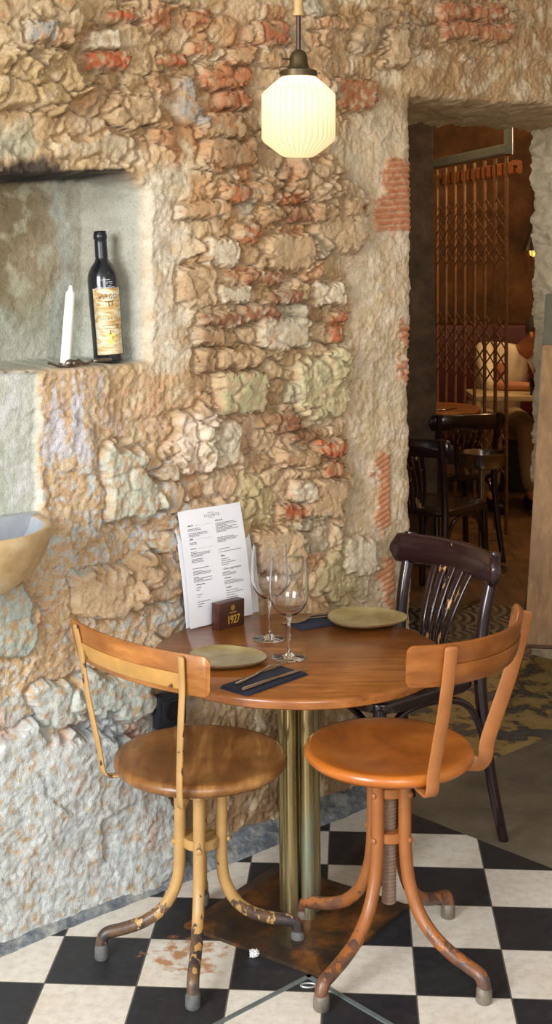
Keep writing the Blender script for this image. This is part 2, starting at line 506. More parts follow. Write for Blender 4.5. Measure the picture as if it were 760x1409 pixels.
    for b in ((118, 72, 180, 96, O1, 12), (148, 12, 188, 28, O1, 8), (203, 14, 238, 42, O2, 8), (262, 16, 292, 35, O1, 8), (226, 72, 266, 90, O1, 10),
              (266, 58, 300, 76, O2, 6), (284, 95, 346, 120, O2, 12), (304, 126, 346, 152, O2, 12), (272, 158, 332, 188, T2, 14), (352, 30, 396, 62, O2, 8),
              (318, 66, 352, 90, T2, 10), (278, 192, 348, 228, T2, 14), (466, 110, 516, 150, O2, 12), (380, 262, 426, 282, O2, 14), (392, 285, 444, 306, O3, 16),
              (303, 252, 340, 276, O2, 12), (344, 252, 374, 276, T2, 10), (328, 308, 356, 332, O2, 12), (356, 284, 390, 302, T2, 8), (470, 276, 512, 296, O2, 8),
              (250, 278, 312, 300, T2, 14), (334, 374, 386, 391, O3, 14), (366, 400, 412, 418, O3, 14), (274, 432, 330, 450, O3, 14), (330, 420, 382, 444, O3, 15),
              (268, 452, 304, 478, (170, 130, 90), 14), (272, 482, 336, 514, (172, 132, 92), 14), (300, 480, 356, 505, T1, 10), (454, 448, 474, 472, O1, 10), (460, 430, 480, 446, O1, 8),
              (375, 571, 416, 593, O3, 15), (402, 596, 436, 610, O3, 10), (438, 608, 478, 627, O1, 16), (390, 622, 442, 642, T2, 14), (444, 632, 472, 656, O2, 8),
              (386, 695, 424, 716, O1, 10), (606, 5, 650, 28, O2, 12), (652, 8, 694, 30, O2, 11), (608, 30, 656, 56, O2, 12), (662, 34, 708, 58, O2, 11),
              (488, 20, 586, 74, (168, 140, 104), 12), (238, 108, 282, 172, GR, 14), (150, 118, 222, 176, T1, 16), (75, 186, 181, 220, (212, 190, 152), 6),
              (400, 212, 472, 272, T1, 18), (430, 248, 508, 342, T1, 20), (300, 512, 366, 566, (196, 186, 136), 18), (398, 488, 492, 572, (200, 186, 138), 16), (358, 440, 424, 480, PA, 12),
              (140, 612, 216, 722, (214, 214, 190), 18), (-20, 810, 50, 908, (186, 196, 184), 14), (100, 926, 218, 988, (204, 212, 198), 20), (46, 936, 112, 1010, (204, 210, 200), 12),
              (-60, 1006, 236, 1312, (206, 210, 206), 34), (176, 760, 244, 832, (206, 168, 122), 22), (96, 788, 196, 850, (210, 178, 138), 20), (236, 560, 300, 652, (230, 208, 184), 16),
              (284, 572, 334, 646, (222, 206, 176), 14), (-60, -30, 108, 92, (206, 178, 134), 26), (-60, 80, 112, 148, (206, 172, 116), 34), (366, 320, 430, 372, T1, 12), (286, 330, 330, 366, PA, 10),
              (432, 390, 478, 420, PA, 12), (300, 392, 340, 416, PA, 10), (420, 660, 474, 712, T1, 12), (256, 690, 330, 740, T1, 10), (430, 760, 520, 830, (200, 178, 128), 8), (120, 40, 168, 68, PA, 10), (24, 30, 70, 60, GR, 8),
              (62, 40, 96, 66, T2, 8), (530, 40, 560, 90, T1, 8), (400, 660, 430, 690, PA, 8), (350, 730, 420, 790, T1, 12), (478, 742, 524, 790, PA, 10), (256, 366, 300, 420, T1, 10)):
        B.append(b)
    q1_ = 3 * fbm(U * 120, Z * 120, 141, 2); q2_ = 3 * fbm(U * 120, Z * 120, 143, 2)
    for k, (x0, y0, x1, y1, c, hh) in enumerate(B):
        big = (x1 - x0) > 70 or (y1 - y0) > 60
        px, py = (X, Y) if big else (PX + 7 * w1 + 5 * w3 + q1_, PY + 6 * w2 + 4 * w4 + q2_)
        sel = (px > x0 - 12) & (px < x1 + 12) & (py > y0 - 12) & (py < y1 + 12)
        if not sel.any(): continue
        a, b_ = px[sel], py[sel]
        cx, cy, hw, hh_ = (x0 + x1) / 2, (y0 + y1) / 2, (x1 - x0) / 2, (y1 - y0) / 2
        rr = min(hw, hh_) * (0.75 if big else 0.3)
        dx = np.maximum(np.abs(a - cx) - hw + rr, 0); dy = np.maximum(np.abs(b_ - cy) - hh_ + rr, 0)
        d = np.sqrt(dx * dx + dy * dy) - rr
        m = 1 - ss(-3.0 if not big else -7, 2.0, d)
        hs = h[sel]
        flat = 0.75 if not big else 0.35
        tilt = ((a - cx) / (hw + 1) * (random.random() - 0.5) + (b_ - cy) / (hh_ + 1) * (random.random() - 0.6)) * hh * 0.00035
        gap = ss(-1, 2.5, d) * (1 - ss(3, 8, d))
        h[sel] = hs + m * ((hh / 1000.0 + tilt + (0.002 if big else 0.005)) - flat * (hs - np.mean(hs))) - gap * 0.009
        cs = col[sel]
        cc = C(c) * (0.86 + 0.28 * random.random())
        mm = m * np.clip(0.85 + 1.4 * (v3[sel]) - (0.45 if big else 0.35) * ss(0.0, 0.35, v2[sel]), 0, 1)
        col[sel] = cs + (cc - cs) * mm[:, None]
    # hollow-brick edges with ribs
    for (x0, y0, x1, y1, ver) in ((528, 222, 572, 318, 0), (522, 632, 540, 720, 1), (534, 770, 545, 840, 1), (560, 440, 569, 520, 0)):
        m = ss(x0 - 3, x0 + 4, X + 8 * w3) * (1 - ss(x1 - 2, x1 + 3, PX)) * ss(y0 - 4, y0 + 4, Y) * (1 - ss(y1 - 4, y1 + 4, Y)) * ss(-0.5, -0.2, v2 + 0.3)
        rib = 0.5 + 0.5 * np.sin((PY * 0.72 + 1.2 * w3 + 0.06 * PX) if not ver else (PY * 0.8 + 0.6 * PX))
        h = h * (1 - 0.5 * m) + m * (-0.005 + 0.007 * rib)
        col = lay(col, (204, 112, 58), m * 0.85); col = lay(col, (214, 170, 126), 0.75 * m * (1 - ss(0.15, 0.5, rib)))
    # scored panel outline left of the niche head
    for (x0, y0, x1, y1) in ((75, 184, 181, 187), (75, 217, 181, 219), (178, 185, 181, 219)):
        m = ((PX > x0) & (PX < x1) & (PY > y0) & (PY < y1)).astype(float)
        h = h - 0.005 * m
    # ---- niche
    top = 239 - 4 * ss(60, 190, PX) + 26 * ss(172, 216, PX)
    bot = 511 - 11 * ss(0, 225, PX)
    z_top = EYE - (top + 1.5 * w3 - HOR) / F_ * Yp; z_bot = EYE - (bot + 1.5 * w3 - HOR) / F_ * Yp
    uf, ub = u_at(214), u_at(214) - 0.085
    side = 1 - ss(ub, uf + 0.01, U + 0.006 * w1)
    left = ss(-0.75, -0.70, U)
    nm = side * left * (1 - ss(z_top - 0.012, z_top + 0.004, Z)) * ss(z_bot - 0.004, z_bot + 0.010, Z)
    inn = ss(0.02, 0.5, nm)
    ext = ss(0.02, 0.25, nm)
    h = h * (1 - 0.8 * inn) - 0.165 * nm + inn * 0.0016 * w3
    nc = np.zeros(U.shape + (3,)) + C((176, 158, 122))
    nc = lay(nc, (150, 132, 98), ss(-0.2, 0.4, v)); nc = lay(nc, (206, 200, 170), 0.6 * ss(0.1, 0.4, v2))
    nc = lay(nc, (186, 192, 170), 0.8 * ss(370, 480, Y + 40 * v2)); nc = lay(nc, (206, 208, 196), 0.8 * ss(95, 215, PX + 20 * v2))
    nc = lay(nc, (198, 206, 196), 0.7 * zone(140, 245, 156, 480, 6)); nc = lay(nc, (218, 220, 210), 0.6 * ss(440, 500, PY + 15 * v2))
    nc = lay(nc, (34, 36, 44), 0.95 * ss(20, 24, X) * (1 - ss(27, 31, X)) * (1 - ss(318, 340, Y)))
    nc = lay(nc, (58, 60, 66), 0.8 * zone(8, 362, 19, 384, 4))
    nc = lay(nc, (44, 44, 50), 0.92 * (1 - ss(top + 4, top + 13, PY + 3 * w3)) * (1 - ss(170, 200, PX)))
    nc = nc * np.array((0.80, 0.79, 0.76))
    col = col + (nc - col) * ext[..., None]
    # border of the niche: thin smooth render
    bord = np.clip(zone(196, 238, 258, 512, 12) + zone(-60, 505, 60, 730, 4), 0, 1) * (1 - ext)
    col = lay(col, (226, 212, 186), 0.75 * bord * ss(-0.5, 0.1, v2))
    lo = (1 - ss(56, 62, PX + 3 * w3)) * ss(511, 516, PY) * (1 - ss(745, 800, PY)) * left
    h = h * (1 - 0.7 * lo) - 0.022 * lo
    lc = np.zeros(U.shape + (3,)) + C((206, 208, 194))
    lc = lay(lc, (190, 196, 176), 0.8 * ss(0.0, 0.4, pn(U * 30, Z * 3, 131) + 0.4 * v2)); lc = lay(lc, (222, 222, 216), ss(0.0, 0.4, -v2))
    col = col + (lc - col) * lo[..., None]
    # soot on the rock above the niche
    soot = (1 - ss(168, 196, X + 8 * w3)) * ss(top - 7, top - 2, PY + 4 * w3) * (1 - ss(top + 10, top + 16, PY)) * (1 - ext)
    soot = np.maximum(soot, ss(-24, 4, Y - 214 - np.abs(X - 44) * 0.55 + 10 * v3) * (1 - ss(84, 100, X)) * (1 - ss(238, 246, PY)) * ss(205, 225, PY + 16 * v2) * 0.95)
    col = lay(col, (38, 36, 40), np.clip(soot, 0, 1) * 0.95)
    col = lay(col, (172, 172, 144), 0.7 * zone(-40, 170, 56, 212, 10))
    h = h + 0.25 * (h + 0.012) * (1 - plas)
    mz = zone(222, 672, 350, 800, 10); h = h - mz * np.maximum(h - 0.004, 0)
    # cracks
    cr = zone(150, 171, 216, 174, 2) + zone(316, 438, 352, 441, 2) * 0
    h = h - 0.012 * cr; col = lay(col, (60, 50, 44), np.clip(cr, 0, 1))  # crack cut in, its shadow laid on as dark colour
    col = lay(col, (40, 40, 52), zone(226, 806, 240, 814, 4) * 0.9)
    col = col * (0.93 + 0.10 * np.clip(v3 + 0.5 * v2, -1, 1))[..., None]
    lum = col @ np.array((0.25, 0.6, 0.15))
    col = (lum[..., None] + (col - lum[..., None]) * 0.90) * 1.10
    return h, np.clip(col, 0, 0.9), w1, w3

Hh, Cc, w1, w3 = wall_surface(U, Zz)
# ragged doorway edges
dl = U - uL; dr = U - uR; dz = Zz - zT
edge = np.where(Zz < zT + 0.02, np.minimum(np.abs(dl), np.abs(dr)), np.sqrt(np.minimum(np.abs(dl), np.abs(dr)) ** 2 + dz ** 2))
inside_u = (U >= uL) & (U <= uR)
edge = np.where(inside_u & (Zz >= zT), np.minimum(np.abs(dz), 9), edge)
rag = fbm(Zz * 14, Zz * 0 + 2.2, 201, 4, 0.6)
Uu = U + (0.010 * rag) * np.exp(-np.minimum(np.abs(dl), np.abs(dr)) / 0.04) * (U < 2.2) + 0.02 * fbm(Zz * 9, Zz * 0 + 5, 203, 4) * np.exp(-np.abs(dr) / 0.1)
ragz = fbm(U * 11, U * 0 + 8.1, 205, 4, 0.6)
Zq = Zz + (0.010 * ragz + 0.035 * np.clip((U - uL) / 0.7, 0, 1.6)) * np.exp(-np.abs(dz) / 0.10) * ss(uL - 0.02, uL + 0.03, U) * (Zz > 1.6)
Hh = Hh - 0.016 * np.exp(-edge / 0.010)
nrow = nz
XY = P0[None, None, :] + Uu[..., None] * DU + Hh[..., None] * NR
verts = np.concatenate([XY, Zq[..., None]], axis=2).reshape(-1, 3)
cols = Cc.reshape(-1, 3)
jL = int(np.argmin(np.abs(gu - uL))); jR = int(np.argmin(np.abs(gu - uR))); kT = int(np.argmin(np.abs(gz - zT)))
ii, jj = np.meshgrid(np.arange(nz - 1), np.arange(nu - 1), indexing='ij')
keep = ~((jj >= jL) & (jj < jR) & (ii < kT))
a = (ii * nu + jj)[keep]
quads = np.stack([a, a + 1, a + nu + 1, a + nu], axis=1)
# reveal: left jamb up, soffit across, right jamb down
bi = [k * nu + jL for k in range(kT)] + [kT * nu + j for j in range(jL, jR + 1)] + [k * nu + jR for k in range(kT - 1, -1, -1)]
bi = np.array(bi)
K = 40
dep = np.linspace(0, TH, K + 1)[1:]
bp = verts[bi]; s_arc = np.concatenate([[0], np.cumsum(np.linalg.norm(np.diff(bp, axis=0), axis=1))])
top_m = np.zeros(len(bi)); top_m[kT:kT + (jR - jL + 1)] = 1
side_s = np.zeros(len(bi)); side_s[:kT] = -1; side_s[kT + (jR - jL + 1):] = 1
rev, rcol = [], []
for d in dep:
    dd = np.full(len(bi), d)
    n1 = fbm(s_arc * 6, dd * 6, 301, 4); n2 = fbm(s_arc * 26, dd * 26, 305, 3)
    off = 0.016 * n1 + 0.009 * n2
    off = off * min(1, d / 0.05)
    p = bp.copy()
    p[:, 0] -= NR[0] * d; p[:, 1] -= NR[1] * d
    p[:, 2] += top_m * (off - 0.03 * d / TH - 0.02 * ss(0.3, 0.5, dd) * np.clip(1 - (s_arc - s_arc[kT]) / 0.5, 0, 1))
    p[:, :2] += (side_s * off)[:, None] * DU
    rev.append(p)
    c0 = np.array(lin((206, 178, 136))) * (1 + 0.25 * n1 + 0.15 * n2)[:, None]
    cw = np.array(lin((252, 236, 200)))  # pale right jamb, colour raised to stand in for missing light
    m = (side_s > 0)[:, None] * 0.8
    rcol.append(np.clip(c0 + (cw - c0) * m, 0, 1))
base = len(verts)
L = len(bi)
verts = np.concatenate([verts] + rev); cols = np.concatenate([cols] + rcol)
rows = [bi] + [base + k * L + np.arange(L) for k in range(K)]
for k in range(K):
    A, Bq = rows[k], rows[k + 1]
    quads = np.concatenate([quads, np.stack([A[1:], A[:-1], Bq[:-1], Bq[1:]], axis=1)])

me = bpy.data.meshes.new('wall_left')
me.vertices.add(len(verts)); me.vertices.foreach_set('co', verts.astype(np.float32).ravel())
me.loops.add(len(quads) * 4); me.loops.foreach_set('vertex_index', quads.astype(np.int32).ravel())
me.polygons.add(len(quads)); me.polygons.foreach_set('loop_start', np.arange(0, len(quads) * 4, 4, dtype=np.int32))
me.polygons.foreach_set('use_smooth', np.ones(len(quads), dtype=bool))
me.update(calc_edges=True); me.validate()
ca = me.color_attributes.new('stone_colour', 'FLOAT_COLOR', 'POINT')
ca.data.foreach_set('color', np.concatenate([cols, np.ones((len(cols), 1))], axis=1).astype(np.float32).ravel())
m, nt, bs = new_mat('rubble_wall')
at_n = N(nt, 'ShaderNodeAttribute', attribute_name='stone_colour')
v = coords(nt)
f1 = noise(nt, v, 70, 6, 0.7); f2 = noise(nt, v, 260, 4, 0.7)
c = mix(nt, at_n.outputs['Color'], ramp(nt, f1, [(0.25, (0.62, 0.6, 0.58)), (0.5, (1, 1, 1)), (0.8, (1.0, 0.98, 0.95))]), 0.6, 'MULTIPLY')
f3 = noise(nt, v, 170, 5, 0.75)
c = mix(nt, c, ramp(nt, f3, [(0.3, (0.55, 0.52, 0.5)), (0.5, (1, 1, 1))]), 0.55, 'MULTIPLY')
nt.links.new(c, bs.inputs['Base Color'])
bs.inputs['Roughness'].default_value = 0.88; bs.inputs['Specular IOR Level'].default_value = 0.25
mm = N(nt, 'ShaderNodeMath', operation='MULTIPLY_ADD'); nt.links.new(f2, mm.inputs[0]); mm.inputs[1].default_value = 0.7; nt.links.new(f1, mm.inputs[2])
bump(nt, bs, mm.outputs[0], 0.9, 0.006)
me.materials.append(m)
wall = bpy.data.objects.new('wall_left', me); COL.objects.link(wall); struct(wall)
M_RUBBLE = m

# ---- cement cove along the foot of the wall
bm = bmesh.new()
us = np.arange(-1.2, uL + 0.001, 0.012)
sec = [(-0.05, 0.0), (-0.05, 0.044), (-0.012, 0.042), (0.004, 0.034), (0.014, 0.027), (0.026, 0.022), (0.036, 0.017), (0.044, 0.010), (0.048, 0.0)]
rings = []
for q in us:
    ring = []
    for k, (d, z) in enumerate(sec):
        w = float(fbm(np.array([q * 9.0]), np.array([k * 0.7]), 401, 3)[0])
        s = 0.0 if k in (0, 1) else 1.0
        ring.append(bm.verts.new(on_wall(q, max(0.0, z + 0.007 * w * s * (k < len(sec) - 1)), d + 0.009 * w * s)))
    rings.append(ring)
for i in range(len(rings) - 1):
    for k in range(len(sec) - 1):
        bm.faces.new((rings[i][k], rings[i + 1][k], rings[i + 1][k + 1], rings[i][k + 1]))
m, nt, bs = new_mat('cove_cement')
v = coords(nt); f = noise(nt, v, 22, 7, 0.7)
nt.links.new(ramp(nt, f, [(0.3, lin4((66, 72, 80))), (0.46, lin4((104, 110, 116))), (0.7, lin4((176, 176, 168)))]), bs.inputs['Base Color'])
bs.inputs['Roughness'].default_value = 0.75; bump(nt, bs, noise(nt, v, 60, 5), 0.6, 0.006)
struct(obj('baseboard_left', bm, m, angle=70))

# ------------------------------------------------------------------ floors
PHI = R(3.4)
V0 = (0.522, 3.195)
def half(poly, a, b, c):
    """keep the side a*x+b*y<=c of a polygon"""
    out = []
    for i in range(len(poly)):
        p, q = poly[i], poly[(i + 1) % len(poly)]
        fp = a * p[0] + b * p[1] - c; fq = a * q[0] + b * q[1] - c
        if fp <= 0: out.append(p)
        if (fp < 0 < fq) or (fq < 0 < fp):
            t = fp / (fp - fq); out.append((p[0] + (q[0] - p[0]) * t, p[1] + (q[1] - p[1]) * t))
    return out
def slab(name, poly, mat):
    bm = bmesh.new(); prism(bm, poly, -0.08, 0.0)
    return struct(obj(name, bm, mat, smooth=False))
BIG = [(-4, -3), (7, -3), (7, 9.6), (-4, 9.6)]
# room side of the wall: -NR.(p-P0) <= 0 (a little under the wall)
ca_, cb_ = -NR[0], -NR[1]
cw0 = ca_ * P0[0] + cb_ * P0[1]
da, db, dc = 0.72, 0.694, 2.868
room = half(BIG, ca_, cb_, cw0 - 0.06)
m, nt, bs = new_mat('checker_tiles')
mp = N(nt, 'ShaderNodeMapping', vector_type='TEXTURE'); tc = N(nt, 'ShaderNodeTexCoord')
mp.inputs['Location'].default_value = (V0[0], V0[1], -0.5); mp.inputs['Rotation'].default_value = (0, 0, -PHI); mp.inputs['Scale'].default_value = (0.2, 0.2, 1)
nt.links.new(tc.outputs['Object'], mp.inputs['Vector'])
chk = N(nt, 'ShaderNodeTexChecker'); chk.inputs['Scale'].default_value = 1.0
nt.links.new(mp.outputs['Vector'], chk.inputs['Vector'])
v = coords(nt)
n1 = noise(nt, v, 6, 6, 0.65); n2 = noise(nt, v, 45, 5, 0.7); n3 = noise(nt, v, 2.2, 4, 0.6)
white = ramp(nt, n2, [(0.3, lin4((206, 198, 184))), (0.55, lin4((226, 220, 208))), (0.8, lin4((234, 230, 222)))])
white = mix(nt, white, lin4((196, 176, 146)), ramp(nt, n1, [(0.5, (0, 0, 0)), (0.85, (0.8, 0.8, 0.8))]))
black = ramp(nt, n2, [(0.3, lin4((26, 28, 33))), (0.6, lin4((40, 42, 48))), (0.85, lin4((66, 66, 68)))])
black = mix(nt, black, lin4((58, 54, 50)), ramp(nt, n1, [(0.5, (0, 0, 0)), (0.9, (0.8, 0.8, 0.8))]))
basec = mix(nt, white, black, chk.outputs['Fac'])
# rust stains on a few tiles next to the table foot
sepg = N(nt, 'ShaderNodeVectorMath', operation='DISTANCE'); nt.links.new(v, sepg.inputs[0]); sepg.inputs[1].default_value = (-0.20, 2.97, 0)
rm = N(nt, 'ShaderNodeMapRange'); nt.links.new(sepg.outputs['Value'], rm.inputs['Value'])
rm.inputs['From Min'].default_value = 0.06; rm.inputs['From Max'].default_value = 0.2; rm.inputs['To Min'].default_value = 0.13; rm.inputs['To Max'].default_value = -0.3
ad = N(nt, 'ShaderNodeMath', operation='ADD'); nt.links.new(noise(nt, v, 24, 5, 0.65), ad.inputs[0]); nt.links.new(rm.outputs[0], ad.inputs[1])
basec = mix(nt, basec, lin4((176, 118, 58)), ramp(nt, ad.outputs[0], [(0.58, (0, 0, 0)), (0.7, (0.85, 0.85, 0.85))]))
# grout
fr = N(nt, 'ShaderNodeVectorMath', operation='FRACTION'); nt.links.new(mp.outputs['Vector'], fr.inputs[0])
sx = N(nt, 'ShaderNodeSeparateXYZ'); nt.links.new(fr.outputs[0], sx.inputs[0])
def edge_of(o):
    a1 = N(nt, 'ShaderNodeMath', operation='SUBTRACT'); nt.links.new(o, a1.inputs[0]); a1.inputs[1].default_value = 0.5
    a2 = N(nt, 'ShaderNodeMath', operation='ABSOLUTE'); nt.links.new(a1.outputs[0], a2.inputs[0])
    a3 = N(nt, 'ShaderNodeMath', operation='GREATER_THAN'); nt.links.new(a2.outputs[0], a3.inputs[0]); a3.inputs[1].default_value = 0.492
    return a3.outputs[0]
mx = N(nt, 'ShaderNodeMath', operation='MAXIMUM'); nt.links.new(edge_of(sx.outputs['X']), mx.inputs[0]); nt.links.new(edge_of(sx.outputs['Y']), mx.inputs[1])
basec = mix(nt, basec, lin4((96, 90, 82)), mx.outputs[0])
nt.links.new(basec, bs.inputs['Base Color'])
nt.links.new(ramp(nt, n1, [(0.3, (0.38, 0.38, 0.38)), (0.7, (0.6, 0.6, 0.6))]), bs.inputs['Roughness'])
bump(nt, bs, n2, 0.05, 0.004)
slab('floor', half(half(BIG, ca_, cb_, cw0), da, db, dc), m)
# concrete strip between the diagonal and the doorway
m, nt, bs = new_mat('worn_concrete')
v = coords(nt); n1 = noise(nt, v, 5, 7, 0.7); n2 = noise(nt, v, 60, 6, 0.7)
c = ramp(nt, n1, [(0.3, lin4((86, 76, 62))), (0.5, lin4((112, 101, 84))), (0.7, lin4((132, 121, 102)))])
c = mix(nt, c, lin4((70, 64, 56)), ramp(nt, n2, [(0.62, (0, 0, 0)), (0.75, (0.7, 0.7, 0.7))]))
nt.links.new(c, bs.inputs['Base Color']); bs.inputs['Roughness'].default_value = 0.7; bump(nt, bs, n2, 0.3, 0.004)
slab('floor', half(room, -da, -db, -dc), m)
# doorway floor, flaking yellow paint over dark cement
m, nt, bs = new_mat('flaking_floor_paint')
v = coords(nt); n1 = noise(nt, v, 7, 7, 0.65); n2 = noise(nt, v, 50, 6, 0.7)
c = ramp(nt, n1, [(0.40, lin4((92, 92, 88))), (0.45, lin4((70, 66, 60))), (0.5, lin4((166, 140, 84))), (0.66, lin4((178, 152, 98)))])
c = mix(nt, c, lin4((76, 72, 64)), ramp(nt, n2, [(0.55, (0, 0, 0)), (0.72, (0.7, 0.7, 0.7))]))
nt.links.new(c, bs.inputs['Base Color']); bs.inputs['Roughness'].default_value = 0.65; bump(nt, bs, n2, 0.3, 0.004)
band = half(half(BIG, -ca_, -cb_, -(cw0 - 0.06)), ca_, cb_, cw0 + TH)
slab('floor', half(band, -da, -db, -dc), m)
# back room: patterned cement tiles near the doorway, then brown boards
back = half(BIG, -ca_, -cb_, -(cw0 + TH))
m, nt, bs = new_mat('patterned_cement_tiles')
v = coords(nt, (5, 5, 5), (0, 0, R(45)))
w = N(nt, 'ShaderNodeTexWave', wave_type='RINGS', rings_direction='SPHERICAL'); w.inputs['Scale'].default_value = 1.6; w.inputs['Distortion'].default_value = 0
frc = N(nt, 'ShaderNodeVectorMath', operation='FRACTION'); nt.links.new(v, frc.inputs[0]); nt.links.new(frc.outputs[0], w.inputs['Vector'])
c = ramp(nt, w.outputs['Fac'], [(0.45, lin4((34, 34, 36))), (0.55, lin4((138, 128, 108)))])
c = mix(nt, c, lin4((92, 80, 62)), ramp(nt, noise(nt, coords(nt), 6, 6, 0.7), [(0.45, (0, 0, 0)), (0.65, (1, 1, 1))]))
nt.links.new(c, bs.inputs['Base Color']); bs.inputs['Roughness'].default_value = 0.5
slab('floor', half(back, 0, 1, 6.0), m)
slab('floor', half(back, 0, -1, -6.0), wood('brown_floor_boards', (78, 56, 34), (112, 82, 48), (134, 100, 60), 0.5, (14, 2, 2), 0.1))

# ------------------------------------------------------------------ shell of both rooms
def plaster(name, c1, c2, c3, sc=3.0):
    m, nt, bs = new_mat(name)
    v = coords(nt); n1 = noise(nt, v, sc, 8, 0.65)
    nt.links.new(ramp(nt, n1, [(0.32, lin4(c1)), (0.5, lin4(c2)), (0.7, lin4(c3))]), bs.inputs['Base Color'])
    bs.inputs['Roughness'].default_value = 0.85; bump(nt, bs, noise(nt, v, 30, 6), 0.5, 0.01)
    return m
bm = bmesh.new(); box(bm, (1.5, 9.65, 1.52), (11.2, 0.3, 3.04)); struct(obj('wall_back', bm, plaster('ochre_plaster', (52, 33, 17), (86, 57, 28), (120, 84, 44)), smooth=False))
bm = bmesh.new(); box(bm, (-4.1, 5.2, 1.52), (0.2, 9.2, 3.04)); struct(obj('wall_side', bm, plaster('side_plaster', (120, 96, 66), (150, 122, 84), (170, 140, 100)), smooth=False))
bm = bmesh.new(); box(bm, (3.2, 2.55, 1.52), (0.2, 7.0, 3.04)); struct(obj('wall_right', bm, plaster('right_plaster', (170, 160, 146), (190, 180, 166), (204, 196, 184)), smooth=False))
bm = bmesh.new(); box(bm, (7.1, 8.2, 1.52), (0.2, 3.2, 3.04)); struct(obj('wall_far_right', bm, plaster('far_plaster', (120, 96, 66), (150, 122, 84), (170, 140, 100)), smooth=False))
bm = bmesh.new(); box(bm, (1.5, 4.4, 3.06), (11.4, 10.8, 0.12)); struct(obj('ceiling', bm, plaster('ceiling_plaster', (166, 162, 156), (180, 177, 170), (196, 193, 187)), smooth=False))
# dark stone pier in the back room, left of the opening
bm = bmesh.new()
pp = [at(480, 700, 6.75), at(597, 700, 6.80), at(594, 700, 7.15), at(480, 700, 7.1)]
prism(bm, [(p.x, p.y) for p in pp], 0, 3.0)
bmesh.ops.subdivide_edges(bm, edges=bm.edges[:], cuts=5, use_grid_fill=True)
for vv in bm.verts:
    vv.co.x += 0.02 * math.sin(vv.co.z * 17 + vv.co.y * 5) * math.cos(vv.co.z * 7)
struct(obj('wall_pier', bm, plaster('dark_stone', (66, 54, 40), (88, 72, 54), (112, 94, 70), 9.0)))
